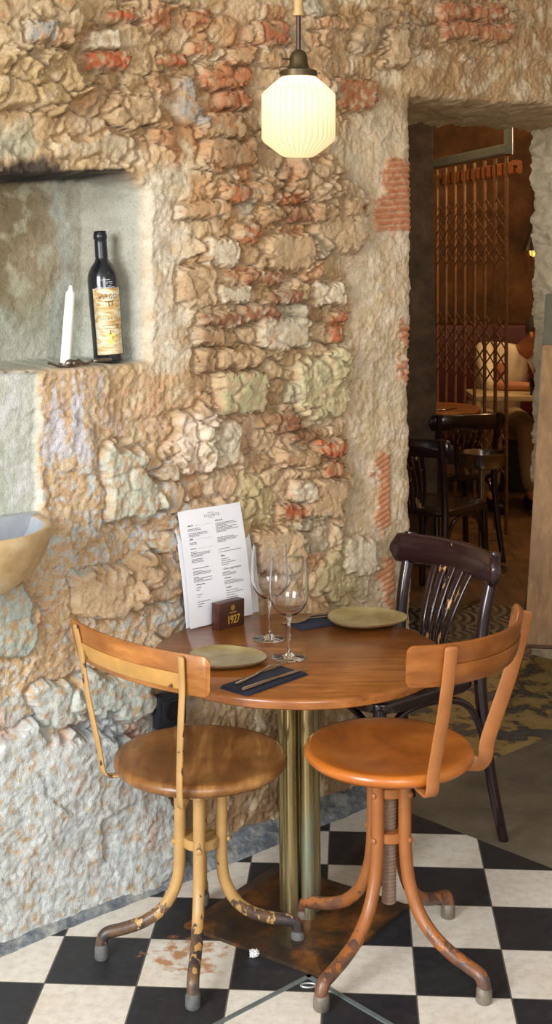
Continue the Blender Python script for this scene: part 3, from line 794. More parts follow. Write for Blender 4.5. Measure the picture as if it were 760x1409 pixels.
# ------------------------------------------------------------------ stools
def make_stool(name, label, loc, seat_z, seat_r, back_a0, back_a1, up_a, back_z, leg_a, leg_path, M, sag=None, screw_bottom=0.1, screw_r=0.010, leg_r=0.0135, seat_d=0.024, up_w=0.018, collars=(0.05, 0.165), band_k=(0.11, 0.86), up_spec=None):
    t = thing(name, label, 'stool', loc)
    # seat: dished wooden disc
    bm = bmesh.new()
    r = seat_r
    lathe(bm, [(0, seat_z - 0.009), (r * 0.4, seat_z - 0.008), (r * 0.75, seat_z - 0.003), (r * 0.93, seat_z + 0.0015), (r * 0.975, seat_z), (r, seat_z - 0.009),
               (r * 0.995, seat_z - 0.016), (r * 0.96, seat_z - seat_d), (r * 0.6, seat_z - seat_d - 0.004), (0, seat_z - seat_d - 0.004)], 72)
    obj('seat', bm, M['seat'], t, angle=60)
    zb = seat_z - seat_d - 0.004
    # mounting plate, screw and the two collars
    bm = bmesh.new(); lathe(bm, [(0, zb), (0.07, zb), (0.07, zb - 0.006), (0.028, zb - 0.010), (0, zb - 0.010)], 32); obj('mounting_plate', bm, M['metal'], t)
    bm = bmesh.new()
    prof = [(0, zb - 0.008)]
    z = zb - 0.010
    while z > screw_bottom:
        prof += [(screw_r * 0.80, z), (screw_r, z - 0.0028), (screw_r, z - 0.0045), (screw_r * 0.80, z - 0.0070)]; z -= 0.0080
    prof.append((0, z)); lathe(bm, prof, 20); obj('screw_spindle', bm, M['screw'], t, angle=30)
    for zc, rr in ((zb - collars[0], 0.040), (zb - collars[1], 0.041)):
        bm = bmesh.new()
        lathe(bm, [(screw_r * 1.02, zc + 0.011), (rr - 0.002, zc + 0.011), (rr, zc + 0.009), (rr, zc - 0.009), (rr - 0.002, zc - 0.011), (screw_r * 1.02, zc - 0.011)], 40, close=True)
        obj('collar', bm, M['metal'], t)
    # four bent tube legs with rubber feet and bolts
    for a in leg_a:
        ca, sa = math.cos(a), math.sin(a)
        pts = smooth_path([(ca * q, sa * q, z) for q, z in leg_path], 6)
        bm = bmesh.new(); tube(bm, pts, leg_r, 16)
        lg = obj('leg', bm, M['leg'], t, angle=60)
        q, z = leg_path[-1]
        bm = bmesh.new(); lathe(bm, [(0, 0), (leg_r * 1.08, 0), (leg_r * 1.2, 0.004), (leg_r * 1.18, z * 0.85), (leg_r * 1.08, z), (leg_r * 0.98, z + 0.006)], 20, (ca * q, sa * q, 0))
        obj('foot_cap', bm, M['foot'], lg)
        for zc in (zb - collars[0], zb - collars[1]):
            bm = bmesh.new()
            q0 = leg_path[0][0] + leg_r
            tube(bm, [(ca * (q0 - 0.004), sa * (q0 - 0.004), zc), (ca * (q0 + 0.003), sa * (q0 + 0.003), zc), (ca * (q0 + 0.005), sa * (q0 + 0.005), zc)], [0.0065, 0.0065, 0.003], 10)
            obj('bolt', bm, M['metal'], lg)
    # the two flat steel uprights
    z0, z1 = back_z
    def arc(k, rr):
        a = back_a0 + (back_a1 - back_a0) * k
        p = Vector((math.cos(a) * rr, math.sin(a) * rr, 0))
        if sag is not None:                       # flatten the arc towards its chord
            A = Vector((math.cos(back_a0), math.sin(back_a0), 0)) * rr; B = Vector((math.cos(back_a1), math.sin(back_a1), 0)) * rr
            ch = A + (B - A) * k
            p = ch + (p - ch) * sag
        return p
    am = (up_a[0] + up_a[1]) / 2
    up_n = None
    for ku, a in enumerate(up_a):
        ca, sa = math.cos(a), math.sin(a); tang = Vector((-math.sin(am), math.cos(am), 0))
        if up_spec: up_w, tang, up_n = up_spec[ku]
        tp = arc((a - back_a0) / (back_a1 - back_a0), 0.2975)
        tr_ = math.hypot(tp.x, tp.y); ta = math.atan2(tp.y, tp.x)
        if ta < a - PI: ta += 2 * PI
        if ta > a + PI: ta -= 2 * PI
        prof = [(0.05, zb - 0.004), (seat_r * 0.8, zb - 0.006), (seat_r + 0.006, zb - 0.008), (seat_r + 0.018, zb - 0.003), (seat_r + 0.025, zb + 0.012), (seat_r + 0.031, zb + 0.05), (0, (zb + z0) / 2 + 0.05, 0.56), (0, z0 + 0.012, 0.972), (0, z1 - 0.018, 1.018), (0, z1 - 0.004, 1.028)]
        prof2 = []
        for i in range(len(prof)): 
            if len(prof[i]) == 3:
                k = prof[i][2]; e0 = Vector((ca, sa, 0)) * (seat_r + 0.031)
                e1 = Vector((tp.x, tp.y, 0)); p_ = e0.lerp(e1, k) if k < 0.9 else e1 * k
                prof2.append((p_.x, p_.y, prof[i][1]))
            else: prof2.append((ca * prof[i][0], sa * prof[i][0], prof[i][1]))
        pts = smooth_path(prof2, 4)
        n = len(pts)
        if up_n:                                  # strap bent edgewise: its flat keeps one normal
            tang = [(pts[min(i + 1, n - 1)] - pts[max(i - 1, 0)]).cross(up_n).normalized() for i in range(n)]
        wl = [up_w] * n; wl[-1] = up_w * 0.45; wl[-2] = up_w * 0.78; wl[-3] = up_w * 0.94
        bm = bmesh.new(); ribbon(bm, pts, tang, up_w, 0.0055, wl)
        obj('upright', bm, M['upright'], t, angle=50)
    # bent plywood back rest on an arc, wooden, and the steel band behind it
    def board(za, zb_, r_in, r_out, rc, mat, nm, k0=0.0, k1=1.0):
        bm = bmesh.new(); n = 36; rings = []
        for i in range(n + 1):
            x_ = i / n; x_ = x_ + 0.13 * math.sin(2 * PI * x_) * -1.0 if False else 0.5 - 0.5 * math.cos(PI * x_)
            k = k0 + (k1 - k0) * x_
            e = min(x_, 1 - x_) * (k1 - k0) * 0.46
            cut = rc - math.sqrt(max(0, rc * rc - max(0, rc - e) ** 2)) if e < rc else 0
            lo, hi = za + cut, zb_ - cut
            fl = 0.012 * ((za + zb_) / 2 - lo)
            pi, po = arc(k, r_in), arc(k, r_out)
            b = 0.0025
            ring = []
            for p, z in ((pi, lo + b), (pi, hi - b), (pi.lerp(po, 0.3), hi), (pi.lerp(po, 0.7), hi), (po, hi - b), (po, lo + b), (po.lerp(pi, 0.3), lo), (po.lerp(pi, 0.7), lo)):
                lean = 1 + 0.07 * (z - z0) / (z1 - z0) - 0.035
                ring.append(bm.verts.new((p.x * lean, p.y * lean, z)))
            rings.append(ring)
        for i in range(n):
            for j in range(8):
                bm.faces.new((rings[i][j], rings[i][(j + 1) % 8], rings[i + 1][(j + 1) % 8], rings[i + 1][j]))
        bm.faces.new(rings[0][::-1]); bm.faces.new(rings[-1])
        return obj(nm, bm, mat, t, angle=50)
    board(z0, z1, 0.281, 0.290, 0.016, M['back'], 'backrest')
    b = board(z0 + 0.012, z0 + 0.046, 0.2895, 0.2935, 0.003, M['band'], 'back_band', band_k[0], band_k[1])
    return t

W_left = wood('worn_seat_wood', (96, 58, 26), (144, 96, 48), (190, 140, 80), 0.36, (13, 2.0, 12), 0.2, 0.1, rot=(0, 0, R(25)))
W_lback = wood('worn_back_wood', (122, 70, 28), (156, 98, 42), (182, 122, 60), 0.4, (5, 5, 26), 0.2, 0.08)
W_right = wood('orange_seat_wood', (150, 80, 26), (188, 106, 36), (206, 126, 50), 0.3, (4, 4, 10), 0.35, 0.05)
W_rback = wood('orange_back_wood', (120, 66, 24), (152, 88, 34), (174, 108, 48), 0.32, (5, 5, 26), 0.3, 0.05)
cream = chipped('cream_enamel', (180, 141, 86), (66, 48, 38), 0.645, 60, 0.38)
cream_leg = chipped('cream_enamel_worn_feet', (180, 141, 86), (58, 50, 52), 0.645, 60, 0.38, (104, 78, 54), (0.06, 0.13))
cream_up = chipped('cream_enamel_flaked_edges', (178, 139, 84), (70, 48, 34), 0.60, 46, 0.4)
cream_band = chipped('cream_band', (178, 134, 72), (90, 58, 30), 0.66, 34, 0.4)
terra = chipped('orange_brown_enamel', (152, 92, 46), (110, 64, 34), 0.70, 40, 0.36)
terra_leg = chipped('orange_brown_enamel_worn_feet', (152, 92, 46), (84, 62, 54), 0.69, 42, 0.36, (124, 80, 52), (0.05, 0.14))
terra_up = chipped('orange_brown_uprights', (166, 104, 56), (150, 92, 48), 0.72, 40, 0.38)
rubber = simple('grey_rubber', (92, 92, 90), 0.7, 0, 0.25, 60, 0.2)
steel_cap = simple('dull_steel_cap', (126, 116, 104), 0.45, 0.4, 0.3, 50)
dark_screw = simple('dark_screw_steel', (58, 60, 64), 0.5, 0.6, 0.2, 60)
brown_screw = simple('brown_screw_steel', (150, 124, 104), 0.5, 0.2, 0.2, 60)
LA = [R(187), R(269), R(8), R(92)]
make_stool('swivel_stool', 'cream painted screw stool with chipped legs and worn brown seat, left of the table', (-0.170, 2.985, 0), 0.446, 0.196,
           R(177), R(277), (R(189), R(262)), (0.662, 0.752), LA,
           [(0.048, 0.405), (0.047, 0.30), (0.048, 0.20), (0.058, 0.150), (0.085, 0.105), (0.125, 0.078), (0.170, 0.064), (0.203, 0.058), (0.217, 0.050), (0.222, 0.034), (0.222, 0.028)],
           dict(seat=W_left, metal=cream, screw=dark_screw, leg=cream_leg, foot=rubber, upright=cream_up, back=W_lback, band=cream_band), sag=0.38, screw_bottom=0.09, screw_r=0.009)
make_stool('swivel_stool', 'orange-brown painted screw stool with glossy orange seat, right of the table', (0.252, 2.95, 0), 0.478, 0.190,
           R(-88), R(10), (R(-70), R(-2)), (0.694, 0.786), [R(231), R(318), R(139), R(51)],
           [(0.045, 0.425), (0.044, 0.34), (0.045, 0.27), (0.054, 0.20), (0.078, 0.140), (0.118, 0.098), (0.165, 0.074), (0.215, 0.060), (0.240, 0.053), (0.250, 0.036), (0.250, 0.028)],
           dict(seat=W_right, metal=terra, screw=brown_screw, leg=terra_leg, foot=steel_cap, upright=terra_up, back=W_rback, band=W_rback), sag=0.95, screw_bottom=0.13, screw_r=0.0165, leg_r=0.0145, up_w=0.029, collars=(0.066, 0.165), band_k=(0.17, 0.9), up_spec=((0.029, Vector((0.93, 0.30, 0)), None), (0.036, None, Vector((0.25, -0.97, 0)))))

# ------------------------------------------------------------------ round table
TZ = 0.632; TC = Vector((0.052, 3.14, 0)); TR = 0.347
t = thing('round_table', 'round wooden cafe table on clustered brass tubes, laid for two against the wall', 'table', TC)
bm = bmesh.new()
lathe(bm, [(0, TZ), (TR - 0.006, TZ), (TR - 0.001, TZ - 0.003), (TR, TZ - 0.008), (TR - 0.001, TZ - 0.021), (TR - 0.006, TZ - 0.024), (0, TZ - 0.024)], 128)
W_table = wood('table_wood', (112, 62, 22), (154, 91, 36), (180, 114, 52), 0.30, (3, 26, 20), 0.35, 0.05, rot=(0, 0, R(-38)))
obj('tabletop', bm, W_table, t, angle=50)
bm = bmesh.new(); box(bm, (0, 0, TZ - 0.036), (0.34, 0.07, 0.024), R(20), 0.003); box(bm, (0, 0, TZ - 0.036), (0.07, 0.34, 0.024), R(20), 0.003)
obj('under_frame', bm, wood('frame_wood', (96, 58, 30), (130, 84, 46), (150, 100, 60), 0.5), t)
m, nt, bs = new_mat('aged_brass')
v = coords(nt, (8, 8, 1.2)); f = noise(nt, v, 2.0, 3, 0.5)
nt.links.new(ramp(nt, f, [(0.32, lin4((142, 124, 80))), (0.5, lin4((172, 154, 106))), (0.62, lin4((160, 168, 146))), (0.75, lin4((192, 168, 114)))]), bs.inputs['Base Color'])
bs.inputs['Metallic'].default_value = 0.85; nt.links.new(ramp(nt, f, [(0.3, (0.22,) * 3), (0.7, (0.38,) * 3)]), bs.inputs['Roughness'])
for k in range(5):
    a = R(-128 + 72 * k)
    bm = bmesh.new(); q = Vector((math.cos(a) * 0.034, math.sin(a) * 0.034, 0))
    tube(bm, [q + Vector((0.006, 0, 0.012)), q + Vector((0.003, 0, 0.3)), q + Vector((0, 0, TZ - 0.03))], 0.0168, 24)
    obj('pedestal_tube', bm, m, t, angle=60)
m, nt, bs = new_mat('rusty_plate')
v = coords(nt); f = noise(nt, v, 9, 8, 0.7)
nt.links.new(ramp(nt, f, [(0.33, lin4((36, 36, 36))), (0.48, lin4((66, 50, 36))), (0.58, lin4((112, 70, 34))), (0.7, lin4((146, 92, 46)))]), bs.inputs['Base Color'])
bs.inputs['Roughness'].default_value = 0.42; bs.inputs['Metallic'].default_value = 0.25; bump(nt, bs, f, 0.15, 0.003)
bm = bmesh.new()
ang = math.atan2(0.219, -0.3126); ex = Vector((math.cos(ang), math.sin(ang), 0)); ey = Vector((math.sin(ang), -math.cos(ang), 0))
def sq(h, z): return [bm.verts.new(ex * sx * h + ey * sy * h + Vector((0, 0, z))) for sx, sy in ((1, 1), (1, -1), (-1, -1), (-1, 1))]
lv = [sq(0.192, 0.0), sq(0.192, 0.008), sq(0.152, 0.016), sq(0.02, 0.0165)]
bm.faces.new(lv[0]); bm.faces.new(lv[3])
for i in range(3):
    for k in range(4): bm.faces.new((lv[i][k], lv[i][(k + 1) % 4], lv[i + 1][(k + 1) % 4], lv[i + 1][k]))
obj('base_plate', bm, m, t, smooth=False)

# ------------------------------------------------------------------ bentwood chairs
m, nt, bs = new_mat('dark_lacquer')
v = coords(nt, (1, 1, 1)); f = noise(nt, v, 30, 5, 0.6)
nt.links.new(ramp(nt, f, [(0.3, lin4((26, 14, 18))), (0.7, lin4((44, 22, 24)))]), bs.inputs['Base Color'])
bs.inputs['Roughness'].default_value = 0.24; bs.inputs['Coat Weight'].default_value = 0.5; bs.inputs['Coat Roughness'].default_value = 0.12
LACQ = m
def worn_lacquer(name, thr, sc=(1, 1, 0.25)):
    m, nt, bs = new_mat(name)
    v = coords(nt, sc); f = noise(nt, v, 40, 5, 0.55)
    fac = ramp(nt, f, [(thr, (0, 0, 0)), (thr + 0.02, (1, 1, 1))])
    nt.links.new(mix(nt, lin4((38, 16, 20)), lin4((190, 142, 92)), fac), bs.inputs['Base Color'])
    bs.inputs['Roughness'].default_value = 0.2; bs.inputs['Coat Weight'].default_value = 0.5; bs.inputs['Coat Roughness'].default_value = 0.1
    return m
LACQ_W = worn_lacquer('dark_lacquer_worn', 0.60)
LACQ_R = worn_lacquer('dark_lacquer_rail', 0.70, (1, 1, 1))
LACQ_S = simple('dark_seat_lacquer', (48, 36, 28), 0.22, 0, 0.2, 30, 0, coat=0.4)
def make_chair(label, loc, rotz, group=None):
    """front faces local -Y; four legs, bent rail, fan of slats"""
    t = thing('bentwood_chair', label, 'chair', loc, rotz, group)
    SZ = 0.45
    bm = bmesh.new()
    poly = rounded_poly([(-0.195, -0.19), (0.195, -0.19), (0.165, 0.19), (-0.165, 0.19)], 0.07, 7)
    prism(bm, poly, SZ - 0.030, SZ, 0.009)
    obj('seat', bm, LACQ, t, angle=50)
    bm = bmesh.new(); prism(bm, rounded_poly([(-0.155, -0.15), (0.155, -0.15), (0.13, 0.145), (-0.13, 0.145)], 0.06, 7), SZ - 0.006, SZ + 0.0022, 0.002)
    obj('seat_panel', bm, LACQ_S, t)
    for s in (-1, 1):
        bm = bmesh.new(); tube(bm, smooth_path([(s * 0.165, -0.165, SZ - 0.02), (s * 0.168, -0.172, 0.25), (s * 0.178, -0.185, 0.0)], 5), [0.0175] * 5 + [0.0165] * 5 + [0.0135], 14)
        obj('front_leg', bm, LACQ, t, angle=60)
        pts = smooth_path([(s * 0.185, 0.255, 0.0), (s * 0.172, 0.215, 0.2), (s * 0.163, 0.190, 0.42), (s * 0.163, 0.198, 0.58), (s * 0.168, 0.225, 0.70), (s * 0.170, 0.238, 0.775)], 5)
        bm = bmesh.new(); n = len(pts); tube(bm, pts, [0.0135 + 0.0035 * min(1, i / 8) for i in range(n)], 14)
        obj('rear_post', bm, LACQ, t, angle=60)
        # bent brace between rear post and seat, side
        bm = bmesh.new(); tube(bm, smooth_path([(s * 0.170, 0.208, 0.25), (s * 0.168, 0.15, 0.37), (s * 0.164, 0.06, 0.410), (s * 0.162, -0.06, 0.410), (s * 0.165, -0.13, 0.37), (s * 0.168, -0.168, 0.26)], 6), 0.0095, 10)
        obj('side_brace', bm, LACQ, t)
    bm = bmesh.new()
    tube(bm, smooth_path([(-0.168, -0.170, 0.26), (-0.12, -0.168, 0.375), (0, -0.165, 0.412), (0.12, -0.168, 0.375), (0.168, -0.170, 0.26)], 6), 0.0095, 10)
    obj('front_brace', bm, LACQ, t)
    # curved top rail, taller in the middle, in front of the posts
    bm = bmesh.new(); rings = []
    n = 28
    for i in range(n + 1):
        k = i / n * 2 - 1
        x = k * 0.212
        y = 0.238 - 0.055 * k * k + 0.02 - 0.002
        e = 1 - abs(k); hh = 0.041 * (1 if e > 0.10 else math.sqrt(max(0.12, 1 - ((0.10 - e) / 0.10) ** 2)))
        zc = 0.730 + 0.004 * (1 - k * k)
        th = 0.0125; b = 0.007; ring = []
        ny = Vector((0.055 * 2 * k / 0.212, 1, 0)).normalized()
        for d, z in ((-th, -hh + b), (-th, hh - b), (-th + b, hh), (th - b, hh), (th, hh - b), (th, -hh + b), (th - b, -hh), (-th + b, -hh)):
            lean = 0.10 * z
            ring.append(bm.verts.new((x + ny.x * d, y + ny.y * d + lean, zc + z)))
        rings.append(ring)
    for i in range(n):
        for j in range(8): bm.faces.new((rings[i][j], rings[i][(j + 1) % 8], rings[i + 1][(j + 1) % 8], rings[i + 1][j]))
    bm.faces.new(rings[0][::-1]); bm.faces.new(rings[-1])
    obj('top_rail', bm, LACQ_R, t, angle=50)
    for k in range(5):
        q = k - 2
        xt, xb = q * 0.036, q * 0.0185
        pts = smooth_path([(xb, 0.165, SZ - 0.012), (xb + (xt - xb) * 0.3, 0.172, 0.54), (xb + (xt - xb) * 0.75, 0.215, 0.65), (xt, 0.250, 0.715)], 5)
        n_ = len(pts); bm = bmesh.new()
        ribbon(bm, pts, Vector((1, 0, 0)), 0.02, 0.008, [0.013 + 0.013 * (i / (n_ - 1)) for i in range(n_)])
        obj('back_slat', bm, LACQ_W, t, angle=50)
    return t
chair = make_chair('dark lacquered bentwood chair with worn fan slats, pulled up behind the right stool', (0.298, 3.560, 0), R(-54))
b1 = on_z(640, 693, 0.45)
dup(chair, (0.734, 6.11, 0), R(143), 'dark bentwood chair with empty seat just inside the doorway, beside the steel ashtray stand')
b2 = at(620, 600, 7.05)
dup(chair, (b2.x, b2.y, 0), R(197), 'dark bentwood chair half hidden at the round table behind the doorway chair')

# ------------------------------------------------------------------ things on the table
paper = simple('menu_paper', (238, 238, 242), 0.6, 0, 0.02, 20)
ink = simple('black_print', (60, 60, 66), 0.7, 0, 0.05, 20)
inkd = simple('black_heading_print', (26, 26, 30), 0.7, 0, 0.05, 20)
d3 = Vector((DU[0], DU[1], 0)); n3 = Vector((NR[0], NR[1], 0))
def menu_frame(px, py, Y, tilt, yaw=0):
    o = at(px, py, Y); o.z = TZ + 0.002
    x = (d3 * math.cos(yaw) + n3 * math.sin(yaw)).normalized()
    nn = Vector((x.y, -x.x, 0))
    z = (Vector((0, 0, 1)) * math.cos(tilt) - nn * math.sin(tilt)).normalized()
    return o, x, z, x.cross(z)
def sheet(name, label, fr, w, h, tears=None, group=None):
    o, x, z, n = fr
    bm = bmesh.new(); nx, nz_ = 10, 14
    def P(i, j, off):
        u = i / nx; v = j / nz_
        bend = 0.006 * math.sin(v * PI) - 0.004 * (u - 0.5) ** 2 * 4 * v
        return o + x * (w * u) + z * (h * v) + n * (bend + off)
    for off, flip in ((0, 0), (-0.0007, 1)):
        g = [[bm.verts.new(P(i, j, off)) for i in range(nx + 1)] for j in range(nz_ + 1)]
        for j in range(nz_):
            for i in range(nx): bm.faces.new((g[j][i], g[j][i + 1], g[j + 1][i + 1], g[j + 1][i]))
        if not flip: G0 = g
        else:
            per0 = G0[0][:] + [r[-1] for r in G0[1:]] + G0[-1][-2::-1] + [r[0] for r in G0[-2:0:-1]]
            per1 = g[0][:] + [r[-1] for r in g[1:]] + g[-1][-2::-1] + [r[0] for r in g[-2:0:-1]]
            for k in range(len(per0)): bm.faces.new((per0[k], per1[k], per1[(k + 1) % len(per0)], per0[(k + 1) % len(per0)]))
    s = obj(name, bm, paper, None, angle=70); tag(s, label, 'menu', group)
    def loc(u, v, off=0.0006):
        bend = 0.006 * math.sin(v * PI) - 0.004 * (u - 0.5) ** 2 * 4 * v
        return o + x * (w * u) + z * (h * v) + n * (bend + off)
    return s, loc
fr = menu_frame(262, 864, 3.325, R(9.5))
ms, L = sheet('menu_sheet', 'front white menu sheet with two printed columns, standing in the wooden block', fr, 0.21, 0.292)
fr2 = menu_frame(259, 862, 3.330, R(10.5)); fr2 = (fr2[0] - fr2[3] * 0.007, fr2[1], fr2[2], fr2[3])
sheet('menu_sheet', 'second menu sheet showing as a narrow white strip left of the front menu sheet', fr2, 0.20, 0.285)
fr3 = menu_frame(274, 862, 3.345, R(11)); fr3 = (fr3[0] - fr3[3] * 0.021, fr3[1], fr3[2], fr3[3])
sheet('menu_sheet', 'rearmost menu sheet, a white corner below the right edge of the front sheet', fr3, 0.222, 0.24)
def on_sheet(bm, V, Fc, cu, cv, ang=0.0):
    def fn(p): return L(cu + p.x / 0.21, cv + p.y / 0.292)
    add_geo(bm, V, Fc, fn)
bm = bmesh.new(); V, Fc = text_geo('VICENTE', 0.0098, 1.45); on_sheet(bm, V, Fc, 0.50, 0.927); obj('menu_title', bm, inkd, ms, smooth=False)
def bar(bm, u0, u1, v, h):
    vsx = []
    n = 3
    lo = [bm.verts.new(L(u0 + (u1 - u0) * i / n, v - h / 2)) for i in range(n + 1)]; hi = [bm.verts.new(L(u0 + (u1 - u0) * i / n, v + h / 2)) for i in range(n + 1)]
    for i in range(n): bm.faces.new((lo[i], lo[i + 1], hi[i + 1], hi[i]))
rg = random.Random(3)
bm = bmesh.new()
def scribble(u, v, n):
    """illegible handwritten heading"""
    x = u; bh = bmesh.new()
    for k in range(n):
        hgt = rg.choice((0.008, 0.008, 0.015))
        for (a, b) in (((0, -0.004), (0.004, hgt - 0.004)), ((0.004, hgt - 0.004), (0.008, -0.004)), ((0.008, -0.004), (0.013, 0.002))):
            p = [(x + a[0], v + a[1]), (x + a[0] + 0.0035, v + a[1]), (x + b[0] + 0.0035, v + b[1]), (x + b[0], v + b[1])]
            bh.faces.new([bh.verts.new(L(*q, 0.0007)) for q in p])
        x += 0.0135
    obj('handwritten_heading', bh, ink, ms, smooth=False)
def block(u, v, rows, wmin, wmax, step=0.0125):
    for k in range(rows):
        wd = rg.uniform(wmin, wmax); x = u
        while x < u + wd:
            l = rg.uniform(0.012, 0.035); bar(bm, x, min(x + l, u + wd), v, 0.0048); x += l + 0.006
        v -= step * (2 if rg.random() < 0.22 else 1)
    return v
bar(bm, 0.44, 0.54, 0.952, 0.003); bar(bm, 0.45, 0.53, 0.905, 0.002)
v = 0.862
for hd, rows in ((6, 5), (4, 2), (6, 7), (0, 8)):
    if hd: scribble(0.11, v, hd); bar(bm, 0.24 if hd < 6 else 0.22, 0.46, v - 0.004, 0.0012)
    v = block(0.11, v - 0.028, rows, 0.08, 0.30) - 0.014
scribble(0.14, v, 10); v = block(0.14, v - 0.026, 7, 0.05, 0.2, 0.02)
v = 0.874
for hd, rows in ((9, 7), (0, 4), (0, 2)):
    if hd: scribble(0.54, v, hd)
    v = block(0.54, v - 0.026, rows, 0.12, 0.38) - 0.012
scribble(0.56, v, 5); v = block(0.56, v - 0.026, 4, 0.1, 0.3, 0.017) - 0.02
Vt, Ft = text_geo('Otras sugerencias', 0.0085, 1.0, 0.3)
bh = bmesh.new(); on_sheet(bh, Vt, Ft, 0.72, v); obj('handwritten_heading', bh, ink, ms, smooth=False); v = block(0.56, v - 0.03, 3, 0.1, 0.3) - 0.014
scribble(0.58, v, 8); v = block(0.58, v - 0.024, 3, 0.15, 0.33) - 0.01
scribble(0.60, v, 6); block(0.60, v - 0.026, 4, 0.1, 0.3, 0.02)
obj('printed_lines', bm, ink, ms, smooth=False)
# wooden block that holds the sheets
o = on_z(297, 867, TZ); bx = d3
bt = thing('menu_holder', 'small dark wooden block lettered 1927 in gold, holding the menu sheets', 'menu holder', (o.x, o.y, TZ), math.atan2(d3.y, d3.x) + R(3))
WB = wood('dark_block_wood', (52, 26, 20), (78, 42, 32), (96, 54, 42), 0.4, (4, 20, 20), 0.15)
bm = bmesh.new(); box(bm, (0.0445, 0.002, 0.033), (0.089, 0.028, 0.066), 0, 0.0015); obj('holder_block', bm, WB, bt)
gold = simple('gold_print', (214, 178, 66), 0.4, 0.3, 0.1, 40)
bm = bmesh.new()
V, Fc = text_geo('1927', 0.026, 0.92)
add_geo(bm, V, Fc, lambda p: Vector((0.050 + p.x * 0.92, -0.0124, 0.0195 + p.y * 1.15)))
V, Fc = text_geo('1927', 0.026, 0.92)
add_geo(bm, V, Fc, lambda p: Vector((0.0508 + p.x * 0.92, -0.0123, 0.0195 + p.y * 1.15)))
obj('gold_numerals', bm, gold, bt, smooth=False)
bm = bmesh.new()
for k in range(24):
    a, b = 2 * PI * k / 24, 2 * PI * (k + 1) / 24
    q = [(0.0065, a), (0.0065, b), (0.0052, b), (0.0052, a)]
    bm.faces.new([bm.verts.new((0.048 + r_ * math.cos(x), -0.0123, 0.050 + r_ * math.sin(x))) for r_, x in q])
for dx, dz, w, h in ((0, 0, 0.0012, 0.008), (-0.002, 0.001, 0.001, 0.005), (0.002, 0.001, 0.001, 0.005), (0, -0.0025, 0.005, 0.001)):
    bm.faces.new([bm.verts.new((0.048 + dx + a * w / 2, -0.0123, 0.050 + dz + b * h / 2)) for a, b in ((-1, -1), (1, -1), (1, 1), (-1, 1))])
for k in range(7):
    x = 0.036 + k * 0.0036
    bm.faces.new([bm.verts.new((x + a, -0.0123, 0.0372 + b)) for a, b in ((0, 0), (0.0024, 0), (0.0024, 0.0022), (0, 0.0022))])
obj('gold_emblem', bm, gold, bt, smooth=False)

# plates
m, nt, bs = new_mat('olive_glaze')
v = coords(nt); f = noise(nt, v, 9, 6, 0.6, 0.5)
nt.links.new(ramp(nt, f, [(0.3, lin4((118, 98, 52))), (0.5, lin4((160, 142, 92))), (0.62, lin4((176, 162, 118))), (0.75, lin4((140, 142, 112)))]), bs.inputs['Base Color'])
bs.inputs['Roughness'].default_value = 0.28
GLZ = m; RIM = simple('brown_rim_glaze', (104, 76, 46), 0.35, 0, 0.2, 40)
def plate(label, px, py, R0, rz, amp):
    o = on_z(px, py, TZ)
    t = thing('ceramic_plate', label, 'plate', (o.x, o.y, TZ), rz, 'stoneware plates on the table')
    fn = lambda a, z, r: 1 + amp * (math.cos(a) * 0.5 + math.cos(2 * a) * 0.55 + math.cos(3 * a) * 0.55) * min(1, r / R0)
    bm = bmesh.new()
    lathe(bm, [(0, 0.009), (R0 * 0.6, 0.0092), (R0 * 0.82, 0.0115), (R0 * 0.97, 0.0165), (R0 * 0.985, 0.0172)], 72, fn=fn)
    obj('plate_well', bm, GLZ, t, angle=80)
    bm = bmesh.new()
    lathe(bm, [(R0 * 0.985, 0.0172), (R0, 0.0165), (R0 * 1.0, 0.014), (R0 * 0.9, 0.008), (R0 * 0.7, 0.003), (R0 * 0.66, 0), (0, 0)], 72, fn=fn)
    obj('plate_rim', bm, RIM, t, angle=80)
plate('olive stoneware plate with a pointed right side, beside the left stool back', 308, 912, 0.088, R(-8), 0.10)
plate('olive stoneware plate at the back right of the table near the dark chair', 501, 857, 0.098, R(2), 0.10)

# napkins, forks and knives
NAV = simple('navy_napkin', (34, 40, 58), 0.85, 0, 0.15, 120, 0.2)
def napkin(label, c, rz, w, d, gr=None):
    bm = bmesh.new()
    for k in range(3):
        e = 0.002 * k
        prism(bm, rounded_poly([(-w / 2 + e, -d / 2), (w / 2 - e, -d / 2 + e), (w / 2 - e, d / 2 - e), (-w / 2 + e * 2, d / 2)], 0.003, 3), 0.0018 * k, 0.0018 * (k + 1) - 0.0003, 0.0004)
    o = obj('napkin', bm, NAV, None, loc=(c.x, c.y, TZ + 0.0006), rot=(0, 0, rz))
    return tag(o, label, 'napkin', 'folded napkins on the table')
STEEL = simple('cutlery_steel', (196, 176, 156), 0.2, 1.0, 0.08, 40)
def loft(bm, secs):
    """secs: (x, width, thickness, z)"""
    rings = []
    for x, w, th, z in secs:
        b = th * 0.3
        rings.append([bm.verts.new((x, a, z + c)) for a, c in ((-w / 2, -th / 2 + b), (-w / 2, th / 2 - b), (-w / 2 + b, th / 2), (w / 2 - b, th / 2), (w / 2, th / 2 - b), (w / 2, -th / 2 + b), (w / 2 - b, -th / 2), (-w / 2 + b, -th / 2))])
    for i in range(len(rings) - 1):
        for k in range(8): bm.faces.new((rings[i][k], rings[i][(k + 1) % 8], rings[i + 1][(k + 1) % 8], rings[i + 1][k]))
    bm.faces.new(rings[0][::-1]); bm.faces.new(rings[-1])
